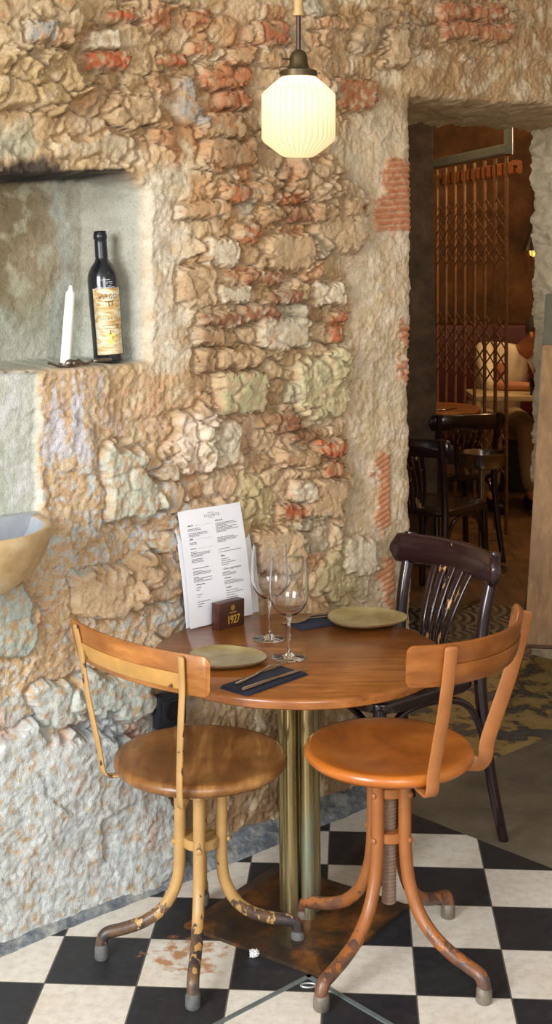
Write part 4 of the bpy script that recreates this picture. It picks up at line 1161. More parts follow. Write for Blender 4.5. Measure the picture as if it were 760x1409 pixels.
def fork(label, p, rz, gr):
    t = thing('fork', label, 'fork', (p.x, p.y, TZ + 0.0062), rz, gr)
    bm = bmesh.new()
    loft(bm, [(-0.095, 0.006, 0.002, 0.0018), (-0.085, 0.011, 0.0028, 0.002), (-0.03, 0.0075, 0.0026, 0.0024), (0.015, 0.005, 0.0028, 0.006), (0.032, 0.008, 0.0026, 0.008), (0.044, 0.020, 0.0022, 0.0072), (0.052, 0.0225, 0.002, 0.0055)])
    obj('handle', bm, STEEL, t, angle=60)
    for k in range(4):
        y = (k - 1.5) * 0.0062; bm = bmesh.new()
        pts = [(0.049, y, 0.006), (0.064, y, 0.0035), (0.08, y, 0.0038), (0.094, y * 0.96, 0.0065)]
        ribbon(bm, smooth_path(pts, 4), Vector((0, 1, 0)), 0.003, 0.002, [0.0036] * 8 + [0.0032, 0.0028, 0.0024, 0.002, 0.0012])
        obj('tine', bm, STEEL, t, angle=60)
def knife(label, p, rz, gr):
    t = thing('table_knife', label, 'knife', (p.x, p.y, TZ + 0.0062), rz, gr)
    bm = bmesh.new(); loft(bm, [(-0.105, 0.008, 0.004, 0.0028), (-0.10, 0.0115, 0.006, 0.0032), (-0.05, 0.010, 0.006, 0.0034), (-0.005, 0.0085, 0.0056, 0.0034), (0.0, 0.006, 0.004, 0.0034)]); obj('handle', bm, STEEL, t, angle=60)
    bm = bmesh.new(); loft(bm, [(0.0, 0.006, 0.003, 0.0034), (0.02, 0.013, 0.0018, 0.0034), (0.08, 0.0145, 0.0014, 0.003), (0.098, 0.010, 0.001, 0.003), (0.106, 0.003, 0.001, 0.003)]); obj('blade', bm, STEEL, t, angle=60)
nc = on_z(364.5, 938, TZ)
e1 = on_z(302, 944, TZ); e2 = on_z(388, 915, TZ)
rz = math.atan2(e2.y - e1.y, e2.x - e1.x)
napkin('navy napkin near the front edge of the table, beneath the fork and knife', nc, rz, (e2 - e1).length * 0.98, 0.083)
f1, f2 = on_z(318, 949, TZ), on_z(398, 913, TZ)
fork('steel fork with tines up, on the front napkin beside the wine glass foot', (f1 + f2) / 2, math.atan2(f2.y - f1.y, f2.x - f1.x), None)
f1, f2 = on_z(333, 955, TZ), on_z(425, 923, TZ)
knife('steel table knife lying along the near edge of the front napkin', (f1 + f2) / 2, math.atan2(f2.y - f1.y, f2.x - f1.x), None)
nb = on_z(436, 857, TZ)
napkin('navy napkin at the back of the table, half under the right plate', nb, R(33), 0.15, 0.085)
f1, f2 = on_z(401, 861, TZ), on_z(453, 847, TZ)
knife('steel knife on the back napkin, close to the wall', (f1 + f2) / 2 + Vector((0.0, 0.008, 0)), math.atan2(f2.y - f1.y, f2.x - f1.x) + R(2), None)
f1, f2 = on_z(418, 857, TZ), on_z(460, 850, TZ)
fork('steel fork on the back napkin beside the right plate', (f1 + f2) / 2 + Vector((0.0, -0.012, 0)), math.atan2(f2.y - f1.y, f2.x - f1.x) + PI, None)

# wine glasses
GL = glass('clear_glass')
def wine_glass(label, px, py):
    o = on_z(px, py, TZ)
    bm = bmesh.new()
    outer = [(0, 0.0006), (0.040, 0.0006), (0.0412, 0.0016), (0.040, 0.0028), (0.025, 0.0045), (0.010, 0.0075), (0.0052, 0.014), (0.0038, 0.03), (0.0036, 0.07), (0.0042, 0.088), (0.0085, 0.0965),
             (0.020, 0.1025), (0.033, 0.114), (0.0425, 0.130), (0.0462, 0.147), (0.0458, 0.168), (0.0440, 0.195), (0.0412, 0.226), (0.0408, 0.2315)]
    inner = [(0.0400, 0.2315), (0.0403, 0.226), (0.0430, 0.195), (0.0447, 0.168), (0.0450, 0.147), (0.0413, 0.131), (0.0318, 0.1155), (0.019, 0.1045), (0.008, 0.1005), (0, 0.0995)]
    lathe(bm, outer + inner, 56)
    g = obj('wine_glass', bm, GL, None, angle=80, loc=(o.x, o.y, TZ))
    return tag(g, label, 'wine glass', 'wine glasses on the table')
wine_glass('front wine glass, its foot beside the fork and napkin', 398, 905)
wine_glass('rear wine glass, next to the menu sheets', 371, 879)

# ------------------------------------------------------------------ pendant lamp
pl = Vector(((411 - 380) / F_ * 2.95, 2.95, 0))
PX_ = 2.95 / F_
def pz(py): return EYE - (py - HOR) * PX_
t = thing('pendant_lamp', 'lit pendant lamp with ribbed cream glass shade hanging over the table', 'lamp', (pl.x, pl.y, 0))
m, nt, bs = new_mat('ribbed_milk_glass')
out = nt.nodes['Material Output']
tr = N(nt, 'ShaderNodeBsdfTranslucent'); ge = N(nt, 'ShaderNodeTexCoord'); sp3 = N(nt, 'ShaderNodeSeparateXYZ'); nt.links.new(ge.outputs['Object'], sp3.inputs[0])
a2 = N(nt, 'ShaderNodeMath', operation='ARCTAN2'); nt.links.new(sp3.outputs['Y'], a2.inputs[0]); nt.links.new(sp3.outputs['X'], a2.inputs[1])
m36 = N(nt, 'ShaderNodeMath', operation='MULTIPLY'); nt.links.new(a2.outputs[0], m36.inputs[0]); m36.inputs[1].default_value = 36
cs_ = N(nt, 'ShaderNodeMath', operation='COSINE'); nt.links.new(m36.outputs[0], cs_.inputs[0])
rc_ = N(nt, 'ShaderNodeMapRange'); nt.links.new(cs_.outputs[0], rc_.inputs['Value']); rc_.inputs['From Min'].default_value = -1
nt.links.new(ramp(nt, rc_.outputs[0], [(0.0, (1.0, 0.94, 0.80)), (1.0, (0.62, 0.53, 0.38))]), tr.inputs['Color'])
mxs = N(nt, 'ShaderNodeMixShader'); mxs.inputs[0].default_value = 0.72
bs.inputs['Base Color'].default_value = lin4((240, 222, 180)); bs.inputs['Roughness'].default_value = 0.22
bs.inputs['Emission Color'].default_value = (1.0, 0.84, 0.58, 1); bs.inputs['Emission Strength'].default_value = 0.10
nt.links.new(bs.outputs[0], mxs.inputs[1]); nt.links.new(tr.outputs[0], mxs.inputs[2]); nt.links.new(mxs.outputs[0], out.inputs['Surface'])
MILK = m
bm = bmesh.new()
rib = lambda a, z, r: 1 + 0.045 * abs(math.cos(18 * a)) * min(1, r / 0.06)
Rs = 0.079
prof = [(0.030, pz(99)), (0.033, pz(104)), (0.038, pz(106.5)), (0.056, pz(116)), (0.0745, pz(127)), (Rs, pz(131)), (Rs, pz(150)), (Rs, pz(172)), (Rs, pz(191)), (0.074, pz(196)), (0.056, pz(205)), (0.040, pz(213)), (0.033, pz(215.5)), (0.015, pz(216.5)), (0.0, pz(216.8))]
lathe(bm, prof, 180, fn=rib)
obj('glass_shade', bm, MILK, t, angle=75)
bm = bmesh.new(); zc = pz(138)
lathe(bm, [(0, zc + 0.045), (0.012, zc + 0.04), (0.014, zc + 0.03), (0.022, zc + 0.015), (0.027, zc), (0.024, zc - 0.015), (0.013, zc - 0.025), (0, zc - 0.027)], 24)
obj('light_bulb', bm, emit('bulb_glow', (255, 240, 208), 10.0), t)
BR = simple('antique_bronze', (92, 78, 56), 0.38, 0.8, 0.25, 30)
bm = bmesh.new()
lathe(bm, [(0.0, pz(69)), (0.008, pz(69)), (0.016, pz(72)), (0.020, pz(79)), (0.0205, pz(87)), (0.0235, pz(92)), (0.026, pz(95)), (0.036, pz(96.5)), (0.041, pz(98)), (0.042, pz(106)), (0.038, pz(107)), (0, pz(106))], 40)
obj('lamp_fitter', bm, BR, t)
bm = bmesh.new(); tube(bm, [(-0.018, 0, pz(81.5)), (-0.038, -0.006, pz(81.5))], 0.0022, 8); box(bm, (-0.040, -0.006, pz(83.5)), (0.0075, 0.004, 0.030), 0, 0.001)
obj('switch_key', bm, BR, t)
for s in (-1, 1):
    bm = bmesh.new(); tube(bm, [(s * 0.038, -0.012, pz(103)), (s * 0.044, -0.014, pz(102.5))], 0.0022, 8); lathe(bm, [(0, 0.0), (0.004, 0.001), (0.004, 0.004), (0, 0.005)], 10, (s * 0.044, -0.014, pz(103.5)))
    obj('set_screw', bm, BR, t)
bm = bmesh.new(); tube(bm, [(0, 0, pz(70)), (0, 0, pz(20))], 0.0052, 12); obj('rod', bm, simple('dark_rod', (72, 52, 46), 0.35, 0.6, 0.15, 30), t)
bm = bmesh.new(); lathe(bm, [(0, pz(22)), (0.0125, pz(22)), (0.0125, pz(18)), (0.0105, pz(15)), (0.0105, 2.96), (0, 2.96)], 20); obj('sleeve_tube', bm, simple('tan_sleeve', (176, 146, 96), 0.5, 0, 0.12, 30), t)
bm = bmesh.new(); lathe(bm, [(0, 2.96), (0.05, 2.96), (0.05, 2.985), (0.045, 3.0), (0, 3.0)], 28); obj('ceiling_rose', bm, BR, t)

# ------------------------------------------------------------------ niche: candle, holder, bottle
def sill(px, d):
    """point on the niche sill below pixel column px, d into the wall"""
    p = wallpt(px, 400, -d)
    return p
zs = EYE - (503 - HOR) / F_ * wallpt(120, 503, -0.06).y
WAX = simple('white_wax', (232, 234, 222), 0.45, 0, 0.03, 20); WAX.node_tree.nodes['Principled BSDF'].inputs['Subsurface Weight'].default_value = 0.2
WAX.node_tree.nodes['Principled BSDF'].inputs['Subsurface Radius'].default_value = (0.01, 0.008, 0.006)
p = wallpt(90, 503, -0.045); p.z = zs + 0.006
bm = bmesh.new()
lathe(bm, [(0, 0), (0.0130, 0), (0.0132, 0.01), (0.0126, 0.10), (0.0118, 0.165), (0.0108, 0.176), (0.006, 0.181), (0.0052, 0.188), (0.003, 0.193), (0, 0.194)], 28)
cd = obj('candle', bm, WAX, None, angle=60, loc=p, rot=(0, R(4.0), 0)); tag(cd, 'white taper candle leaning in the wall niche beside the bottle', 'candle')
bm = bmesh.new(); tube(bm, [(0, 0, 0.192), (0.0008, 0, 0.1965)], 0.0008, 6); obj('wick', bm, simple('wick_black', (40, 36, 34), 0.9), cd)
# tarnished candle holder: small cup, twisted leafy stem ending in a loop
TAR = simple('tarnished_silver', (120, 108, 96), 0.28, 0.9, 0.4, 60, 0.3)
h = thing('candle_holder', 'tarnished metal branch-shaped candle holder lying on the niche sill', 'candle holder', (p.x, p.y, zs))
e = Vector((DU[0], DU[1], 0)); nn = Vector((NR[0], NR[1], 0))
bm = bmesh.new(); lathe(bm, [(0, 0.001), (0.018, 0.001), (0.021, 0.004), (0.0175, 0.006), (0.0155, 0.012), (0.0142, 0.012), (0.0142, 0.005), (0, 0.005)], 24); obj('candle_cup', bm, TAR, h)
def wp(pxx, up, out): # along the sill
    q = wallpt(pxx, 500, -0.045 + out) - p
    return Vector((q.x, q.y, up))
bm = bmesh.new(); tube(bm, smooth_path([wp(66, 0.014, 0.005), wp(72, 0.011, 0.008), wp(80, 0.006, 0.012), wp(88, 0.004, 0.014)], 4), [0.004, 0.0045, 0.003, 0.003, 0.0028, 0.0028, 0.003, 0.003, 0.003, 0.003, 0.003, 0.003, 0.003], 8); obj('branch', bm, TAR, h)
bm = bmesh.new(); tube(bm, smooth_path([wp(90, 0.008, 0.012), wp(97, 0.013, 0.014), wp(103, 0.011, 0.016), wp(110, 0.013, 0.016), wp(116, 0.008, 0.016), wp(122, 0.009, 0.018), wp(128, 0.015, 0.022)], 4),
                       [0.003, 0.006, 0.0085, 0.009, 0.008, 0.0065, 0.0075, 0.009, 0.0085, 0.007, 0.008, 0.0085, 0.007, 0.005, 0.0045, 0.004, 0.004, 0.0035, 0.003, 0.003, 0.003, 0.0028, 0.0028, 0.0028, 0.0028], 10); obj('leaf_stem', bm, TAR, h)
bm = bmesh.new()
lp = [wp(126, 0.014, 0.022)] + [wp(140 + 13 * math.cos(a), 0.015, 0.024 + 0.016 * math.sin(a)) for a in [PI + 2 * PI * k / 12 for k in range(12)]] + [wp(126, 0.014, 0.022)]
tube(bm, smooth_path(lp, 3), 0.0027, 8); obj('finger_loop', bm, TAR, h)
# wine bottle with label, leaning a little to the left
BG = simple('dark_bottle_glass', (22, 24, 30), 0.16, 0, 0.1, 20, coat=0.6)
CAPS = simple('black_capsule', (20, 22, 28), 0.32, 0, 0.1, 30)
pb = wallpt(150, 502, -0.075); pb.z = zs + 0.003
t = thing('wine_bottle', 'dark wine bottle with gold-brown label leaning in the wall niche', 'bottle', pb, rot=(0, R(-4.0), 0))
bm = bmesh.new()
lathe(bm, [(0, 0.006), (0.030, 0.0), (0.0355, 0.002), (0.0375, 0.008), (0.0375, 0.06), (0.039, 0.150), (0.0395, 0.205), (0.0375, 0.222), (0.030, 0.240), (0.020, 0.252), (0.0155, 0.262), (0.0148, 0.300), (0.0148, 0.325), (0, 0.326)], 56)
obj('bottle_body', bm, BG, t, angle=60)
bm = bmesh.new(); lathe(bm, [(0.0160, 0.262), (0.0153, 0.300), (0.0153, 0.309), (0.0170, 0.311), (0.0170, 0.321), (0.0158, 0.323), (0.0158, 0.328), (0.014, 0.330), (0, 0.330)], 36); obj('capsule', bm, CAPS, t, angle=50)
m, nt, bs = new_mat('bottle_label_paper')
v = coords(nt, (6, 6, 22)); f = noise(nt, v, 3.2, 6, 0.6, 1.2)
nt.links.new(ramp(nt, f, [(0.3, lin4((150, 108, 54))), (0.42, lin4((196, 160, 96))), (0.54, lin4((222, 206, 170))), (0.7, lin4((214, 210, 202)))]), bs.inputs['Base Color']); bs.inputs['Roughness'].default_value = 0.5
a_c = math.atan2(-pb.y, -pb.x) + R(14)
def rad_at(z):
    if z < 0.06: return 0.0375
    if z < 0.150: return 0.0375 + 0.0015 * (z - 0.06) / 0.09
    return 0.039 + 0.0005 * min(1, (z - 0.15) / 0.055)
def on_bottle(x, z, off=0.0006):
    r_ = rad_at(z) + off; a = a_c + x / 0.039
    return Vector((math.cos(a) * r_, math.sin(a) * r_, z))
bm = bmesh.new(); g = []
for j in range(13):
    z = 0.022 + (0.186 - 0.022) * j / 12; g.append([bm.verts.new(on_bottle(-0.039 + 0.078 * i / 16, z)) for i in range(17)])
for j in range(12):
    for i in range(16): bm.faces.new((g[j][i], g[j][i + 1], g[j + 1][i + 1], g[j + 1][i]))
lb = obj('label', bm, m, t, angle=80)
bm = bmesh.new()
def bt_text(s, size, x, z, sp=1.0, sy=1.0):
    V, Fc = text_geo(s, size, sp); add_geo(bm, V, Fc, lambda q: on_bottle(x + q.x, z + q.y * sy, 0.0010))
def bt_bar(x0, x1, z0, z1, b=None):
    b = b or bm
    n = 6; lo = [b.verts.new(on_bottle(x0 + (x1 - x0) * i / n, z0, 0.0010)) for i in range(n + 1)]; hi = [b.verts.new(on_bottle(x0 + (x1 - x0) * i / n, z1, 0.0010)) for i in range(n + 1)]
    for i in range(n): b.faces.new((lo[i], lo[i + 1], hi[i + 1], hi[i]))
bt_text('VIRGO', 0.0148, 0, 0.165, 1.1, 1.15)
bt_bar(-0.010, 0.014, 0.1525, 0.1545); bt_bar(-0.0005, 0.0015, 0.140, 0.153); bt_bar(0.008, 0.010, 0.143, 0.153)
LINK = simple('label_ink', (74, 58, 44), 0.6)
obj('label_title', bm, LINK, lb, smooth=False); bm = bmesh.new()
bt_text('VICENTE', 0.0085, 0, 0.110, 1.5)
obj('label_name', bm, LINK, lb, smooth=False); bm = bmesh.new()
bt_bar(-0.02, 0.022, 0.0935, 0.0947); bt_bar(-0.03, 0.034, 0.0852, 0.0862)
bt_bar(-0.003, 0.003, 0.072, 0.0745); bt_bar(-0.001, 0.001, 0.0745, 0.082)
obj('label_rules', bm, LINK, lb, smooth=False)
bm = bmesh.new()
cpt = bm.verts.new(on_bottle(0, 0.062, 0.0008)); rr = [bm.verts.new(on_bottle(0.0125 * math.cos(a), 0.062 + 0.0145 * math.sin(a), 0.0008)) for a in [2 * PI * k / 28 for k in range(28)]]
for k in range(28): bm.faces.new((cpt, rr[k], rr[(k + 1) % 28]))
obj('label_sun', bm, simple('label_yellow', (222, 208, 110), 0.6), lb)
bm = bmesh.new()
bt_bar(-0.039, 0.039, 0.186, 0.1866, bm)
for x, w, z in ((-0.006, 0.026, 0.2075), (-0.008, 0.006, 0.2015), (0.004, 0.018, 0.2015), (-0.002, 0.007, 0.197), (0.008, 0.010, 0.1965), (0.004, 0.012, 0.192), (-0.022, 0.02, 0.1885), (0.004, 0.03, 0.1883)):
    bt_bar(x - w / 2 + 0.002, x + w / 2, z - 0.0006, z + 0.0006, bm)
obj('white_print', bm, simple('white_ink', (190, 196, 204), 0.6), t, smooth=False)

# ------------------------------------------------------------------ stone basin on the wall, left edge
uB, zB = u_at(60) - 0.224, EYE - (706 - HOR) / F_ * wallpt(60, 706).y
t = thing('wall_basin', 'half round stone basin fixed to the wall below the niche', 'basin', on_wall(uB, zB, -0.004), math.atan2(DU[1], DU[0]))
m, nt, bs = new_mat('basin_stone'); v = coords(nt); f = noise(nt, v, 10, 7, 0.65)
nt.links.new(ramp(nt, f, [(0.3, lin4((168, 138, 96))), (0.5, lin4((196, 168, 124))), (0.7, lin4((210, 196, 164)))]), bs.inputs['Base Color']); bs.inputs['Roughness'].default_value = 0.5; bump(nt, bs, noise(nt, v, 40), 0.3, 0.004)
def half_bowl(bm, prof, n=40):
    g = []
    for r_, z in prof: g.append([bm.verts.new((math.cos(a) * r_, math.sin(a) * r_, z)) for a in [PI + PI * k / n for k in range(n + 1)]])
    for i in range(len(g) - 1):
        for k in range(n): bm.faces.new((g[i][k], g[i][k + 1], g[i + 1][k + 1], g[i + 1][k]))
bm = bmesh.new()
half_bowl(bm, [(0.192, -0.004), (0.205, 0.0), (0.211, -0.004), (0.208, -0.03), (0.196, -0.065), (0.170, -0.105), (0.125, -0.140), (0.07, -0.160), (0.001, -0.168)])
obj('bowl', bm, m, t, angle=80)
bm = bmesh.new()
half_bowl(bm, [(0.192, -0.004), (0.182, -0.03), (0.165, -0.055), (0.130, -0.085), (0.07, -0.108), (0.001, -0.115)])
pb_ = [(-0.203, 0.004)] + [(0.192 * math.cos(a), -0.004 + 0.115 * math.sin(a)) for a in [PI + PI * k / 24 for k in range(25)]] + [(0.203, 0.004)]
bf = [bm.verts.new((x, -0.004, z)) for x, z in pb_]; bk = [bm.verts.new((x, 0.02, z)) for x, z in pb_]
bm.faces.new(bf); bm.faces.new(bk[::-1])
for k in range(len(bf)): bm.faces.new((bf[k], bf[(k + 1) % len(bf)], bk[(k + 1) % len(bf)], bk[k]))
obj('bowl_lining', bm, simple('pale_lining', (158, 163, 168), 0.25, 0, 0.15, 14), t, angle=80)

# ------------------------------------------------------------------ wall socket
ps = wallpt(230, 975, 0.012)
us_, zs_ = uz(230, 975)
t = thing('wall_socket', 'black square power socket on the stone wall behind the left stool', 'power socket', on_wall(us_, zs_, 0.016), math.atan2(DU[1], DU[0]))
BK = simple('black_plastic', (30, 32, 38), 0.35, 0, 0.1, 30); BK2 = simple('dark_plastic_recess', (16, 17, 20), 0.4)
bm = bmesh.new(); box(bm, (0, 0.006, 0), (0.088, 0.026, 0.083), 0, 0.003); obj('frame_plate', bm, BK, t)
bm = bmesh.new(); box(bm, (0, -0.0075, 0), (0.062, 0.004, 0.060), 0, 0.0012); obj('insert_plate', bm, BK, t)
bm = bmesh.new()
tmp = [(0.0235, 0.012), (0.0225, 0.0125), (0.0205, 0.0115), (0.0195, 0.0098), (0.0, 0.0098)]
lathe(bm, tmp, 36); bmesh.ops.rotate(bm, verts=bm.verts[:], matrix=Matrix.Rotation(PI / 2, 3, 'X')); obj('round_socket', bm, BK2, t)
bm = bmesh.new()
for s in (-1, 1): tube(bm, [(s * 0.0095, -0.0102, 0), (s * 0.0095, -0.0108, 0)], 0.0028, 10)
obj('pin_holes', bm, simple('hole_black', (5, 5, 6), 0.8), t)

# ------------------------------------------------------------------ floor hatch frame with its ring
GM = simple('grey_zinc', (128, 140, 142), 0.45, 0.5, 0.15, 30)
A = on_z(425, 1344, 0); B1 = on_z(298, 1410, 0); B2 = on_z(537, 1410, 0)
t = thing('floor_hatch_frame', 'grey metal angle strip of a floor hatch let into the tiles, in front of the table', 'floor hatch', (A.x, A.y, 0))
for b in (B1, B2):
    dv = (b - A); dv.z = 0; ln = dv.length * 2.2; dv.normalize(); nv = Vector((-dv.y, dv.x, 0))
    bm = bmesh.new(); bb = [Vector((0, 0, 0)) - dv * 0.006 - nv * 0.006, dv * ln - nv * 0.006, dv * ln + nv * 0.006, -dv * 0.006 + nv * 0.006]
    prism(bm, [(q.x, q.y) for q in bb], -0.002, 0.0022, 0.0006); obj('frame_strip', bm, GM, t, smooth=False)
q = on_z(425, 1357, 0) - A
bm = bmesh.new(); tube(bm, smooth_path([(q.x + 0.017 * math.cos(a), q.y + 0.0085 * math.sin(a), 0.002) for a in [2 * PI * k / 16 for k in range(17)]], 2), 0.0022, 8, caps=False)
obj('lifting_ring', bm, simple('bright_zinc', (186, 186, 184), 0.4, 0.6), t)
# paper scrap
bm = bmesh.new(); bmesh.ops.create_icosphere(bm, subdivisions=3, radius=0.011)
for vv in bm.verts: vv.co *= 1 + 0.45 * math.sin(vv.co.x * 700 + 1) * math.cos(vv.co.y * 600) * math.sin(vv.co.z * 650 + 2); vv.co.z *= 0.7
q = on_z(350, 1316, 0); o = obj('paper_scrap', bm, simple('scrap_white', (214, 214, 216), 0.8), None, smooth=False, loc=(q.x, q.y, 0.007)); tag(o, 'small crumpled white paper scrap on a black tile by the table foot', 'paper')
# ------------------------------------------------------------------ display board leaning at the right edge
WBd = wood('pale_board_wood', (112, 78, 40), (140, 102, 56), (158, 120, 70), 0.6, (26, 26, 2.2), 0.0, 0.15)
WBl = wood('brown_strut_wood', (88, 62, 42), (118, 86, 60), (138, 104, 76), 0.6, (20, 20, 3), 0.0, 0.12)
GB = simple('grey_slate_board', (84, 76, 58), 0.7, 0, 0.12, 40)
fb = at(722, 886, 4.28); ft = at(751, 405, 4.58)
t = thing('display_board', 'folding wooden display board with dark grey top, standing at the right edge by the doorway', 'display board', (fb.x, fb.y, 0))
xr = Vector((0.98, -0.2, 0)).normalized()
def rel(p): return p - Vector((fb.x, fb.y, 0))
A0, A1 = rel(fb), rel(ft)
up = (A1 - A0).normalized(); nb_ = xr.cross(up).normalized()
def slabq(bm, p, q, w, th):
    vsq = []
    for base in (p, q):
        for a, b in ((0, -th / 2), (w, -th / 2), (w, th / 2), (0, th / 2)): vsq.append(bm.verts.new(base + xr * a + nb_ * b))
    f = [(0, 1, 2, 3), (4, 5, 6, 7), (0, 1, 5, 4), (1, 2, 6, 5), (2, 3, 7, 6), (3, 0, 4, 7)]
    for k in f: bm.faces.new([vsq[i] for i in k])
    bmesh.ops.bevel(bm, geom=bm.edges[:], offset=0.003, segments=2, affect='EDGES')
mid = A0.lerp(A1, 0.845)
bm = bmesh.new(); slabq(bm, A0, mid, 0.5, 0.022); obj('board_panel', bm, WBd, t)
bm = bmesh.new(); slabq(bm, mid + nb_ * 0.001, A1, 0.5, 0.026); obj('slate_panel', bm, GB, t)
for off in (0.0, 0.46):
    s0 = rel(at(706, 940, 4.87)) + xr * off; s0.z = 0
    s1 = rel(at(752, 720, 4.50)) + xr * off
    d = (s1 - s0).normalized(); s1 = s0 + d * ((0.75 - s0.z) / d.z)
    bm = bmesh.new(); ribbon(bm, [s0, s0.lerp(s1, 0.5), s1], xr, 0.03, 0.028); obj('strut', bm, WBl, t)
    f0 = A0 + xr * (off + 0.02) + nb_ * 0.0
    foot = f0 - up * (f0.z / up.z)
    bm = bmesh.new(); ribbon(bm, [foot, foot.lerp(f0, 0.5), f0 + up * 0.3], xr, 0.03, 0.02)
    if off: obj('front_leg', bm, WBl, t)
    else: bm.free()
r0 = rel(at(714, 884, 4.55)); r1 = r0 + xr * 0.55
bm = bmesh.new(); ribbon(bm, [r0, (r0 + r1) / 2, r1], Vector((0, 0, 1)), 0.032, 0.02); obj('cross_rail', bm, WBl, t)

# ------------------------------------------------------------------ back room
IRON = simple('brown_iron', (124, 90, 58), 0.5, 0.1, 0.25, 40)
ga, gb = at(602, 300, 8.5), at(697, 300, 7.42)
t = thing('scissor_gate', 'tall folding iron scissor gate with crossed lattice, seen through the doorway', 'gate', (ga.x, ga.y, 0))
gv = Vector((gb.x - ga.x, gb.y - ga.y, 0)); GLn = gv.length; gdir = gv.normalized()
nbars = 8
xs = [GLn * k / (nbars - 1) for k in range(nbars)]
for x in xs:
    q = gdir * x; bm = bmesh.new(); ribbon(bm, [q + Vector((0, 0, 0.03)), q + Vector((0, 0, 1.0)), q + Vector((0, 0, 2.15))], gdir, 0.022, 0.016)
    obj('gate_bar', bm, IRON, t)
sp = xs[1]
for (zt, rows) in ((1.92, 4), (1.24, 4), (0.62, 3)):
    for k in range(nbars - 1):
        bm = bmesh.new()
        for r_ in range(rows):
            z = zt - r_ * 0.098
            for s in (0, 1):
                a_ = gdir * xs[k] + Vector((0, 0, z - (0.098 if s else 0))); b_ = gdir * xs[k + 1] + Vector((0, 0, z - (0 if s else 0.098)))
                off = gdir.cross(Vector((0, 0, 1))) * (0.010 if s else -0.010)
                ribbon(bm, [a_ + off, (a_ + b_) / 2 + off, b_ + off], Vector((0, 0, 1)), 0.012, 0.004)
        obj('lattice', bm, IRON, t, smooth=False)
bm = bmesh.new(); q0 = -gdir * 0.06; q1 = gdir * (GLn + 0.05)
ribbon(bm, [q0 + Vector((0, 0, 2.19)), (q0 + q1) / 2 + Vector((0, 0, 2.19)), q1 + Vector((0, 0, 2.19))], Vector((0, 0, 1)), 0.06, 0.05); RAILM = simple('blue_grey_rail', (112, 122, 118), 0.45, 0.2, 0.15, 20); obj('top_rail', bm, RAILM, t)
bm = bmesh.new(); q = gdir * (GLn + 0.03); ribbon(bm, [q + Vector((0, 0, 2.16)), q + Vector((0, 0, 2.5)), q + Vector((0, 0, 2.98))], gdir, 0.05, 0.04); obj('hanger_post', bm, RAILM, t)
off = gdir.cross(Vector((0, 0, 1))) * -0.06
if off.y < 0: off = -off
bm = bmesh.new(); ribbon(bm, [q0 + off + Vector((0, 0, 2.09)), (q0 + q1) / 2 + off + Vector((0, 0, 2.09)), q1 + off + Vector((0, 0, 2.09))], Vector((0, 0, 1)), 0.075, 0.03)
for k in (q0, q1): box(bm, k + off * 0.5 + Vector((0, 0, 2.11)), (0.03, 0.07, 0.03))
obj('header_board', bm, wood('orange_board', (140, 84, 40), (170, 104, 50), (186, 122, 66), 0.5), t)

# steel ashtray stand
q = at(663, 622, 6.7); zt = q.z
t = thing('ashtray_stand', 'polished steel pedestal ashtray standing behind the doorway chair', 'ashtray stand', (q.x, q.y, 0))
SS = simple('polished_steel', (176, 172, 166), 0.14, 1.0, 0.06, 30)
bm = bmesh.new(); lathe(bm, [(0, zt - 0.05), (0.10, zt - 0.05), (0.108, zt - 0.01), (0.112, zt), (0.117, zt + 0.002), (0.117, zt - 0.008), (0.114, zt - 0.012), (0.112, zt - 0.066), (0.100, zt - 0.076), (0, zt - 0.078)], 48); obj('bowl', bm, SS, t)
bm = bmesh.new(); tube(bm, [(0, 0, 0.01), (0, 0, 0.3), (0, 0, zt - 0.07)], 0.017, 20); obj('column', bm, SS, t)
bm = bmesh.new(); lathe(bm, [(0, 0), (0.13, 0), (0.13, 0.008), (0.10, 0.016), (0.02, 0.022), (0, 0.022)], 40); obj('base', bm, SS, t)

# round wooden table further back with cutlery
q = at(588, 560, 7.5)
TB = (q.x, q.y)
t = thing('bar_table', 'round wooden table in the dark back room, left of the scissor gate bars', 'table', (q.x, q.y, 0))
bm = bmesh.new(); lathe(bm, [(0, 0.735), (0.30, 0.735), (0.305, 0.725), (0.30, 0.705), (0, 0.705)], 64); obj('tabletop', bm, wood('back_table_wood', (120, 74, 34), (160, 104, 52), (180, 124, 70), 0.3), t)
bm = bmesh.new(); tube(bm, [(0, 0, 0.02), (0, 0, 0.71)], 0.03, 16); obj('pedestal', bm, IRON, t)
bm = bmesh.new(); lathe(bm, [(0, 0), (0.2, 0), (0.2, 0.012), (0.04, 0.03), (0, 0.03)], 32); obj('base', bm, IRON, t)
for k, (dx, dy, lab) in enumerate(((0.02, -0.17, 'left piece of steel cutlery on the wooden table in the back room'), (0.10, -0.15, 'right piece of steel cutlery on the wooden table in the back room'))):
    bm = bmesh.new(); loft(bm, [(-0.09, 0.012, 0.004, 0.003), (0, 0.009, 0.004, 0.003), (0.05, 0.02, 0.003, 0.003), (0.1, 0.008, 0.002, 0.003)])
    o = obj('spoon', bm, SS, None, loc=(q.x + dx, q.y + dy, 0.7355), rot=(0, 0, R(20 + 30 * k))); tag(o, lab, 'cutlery')

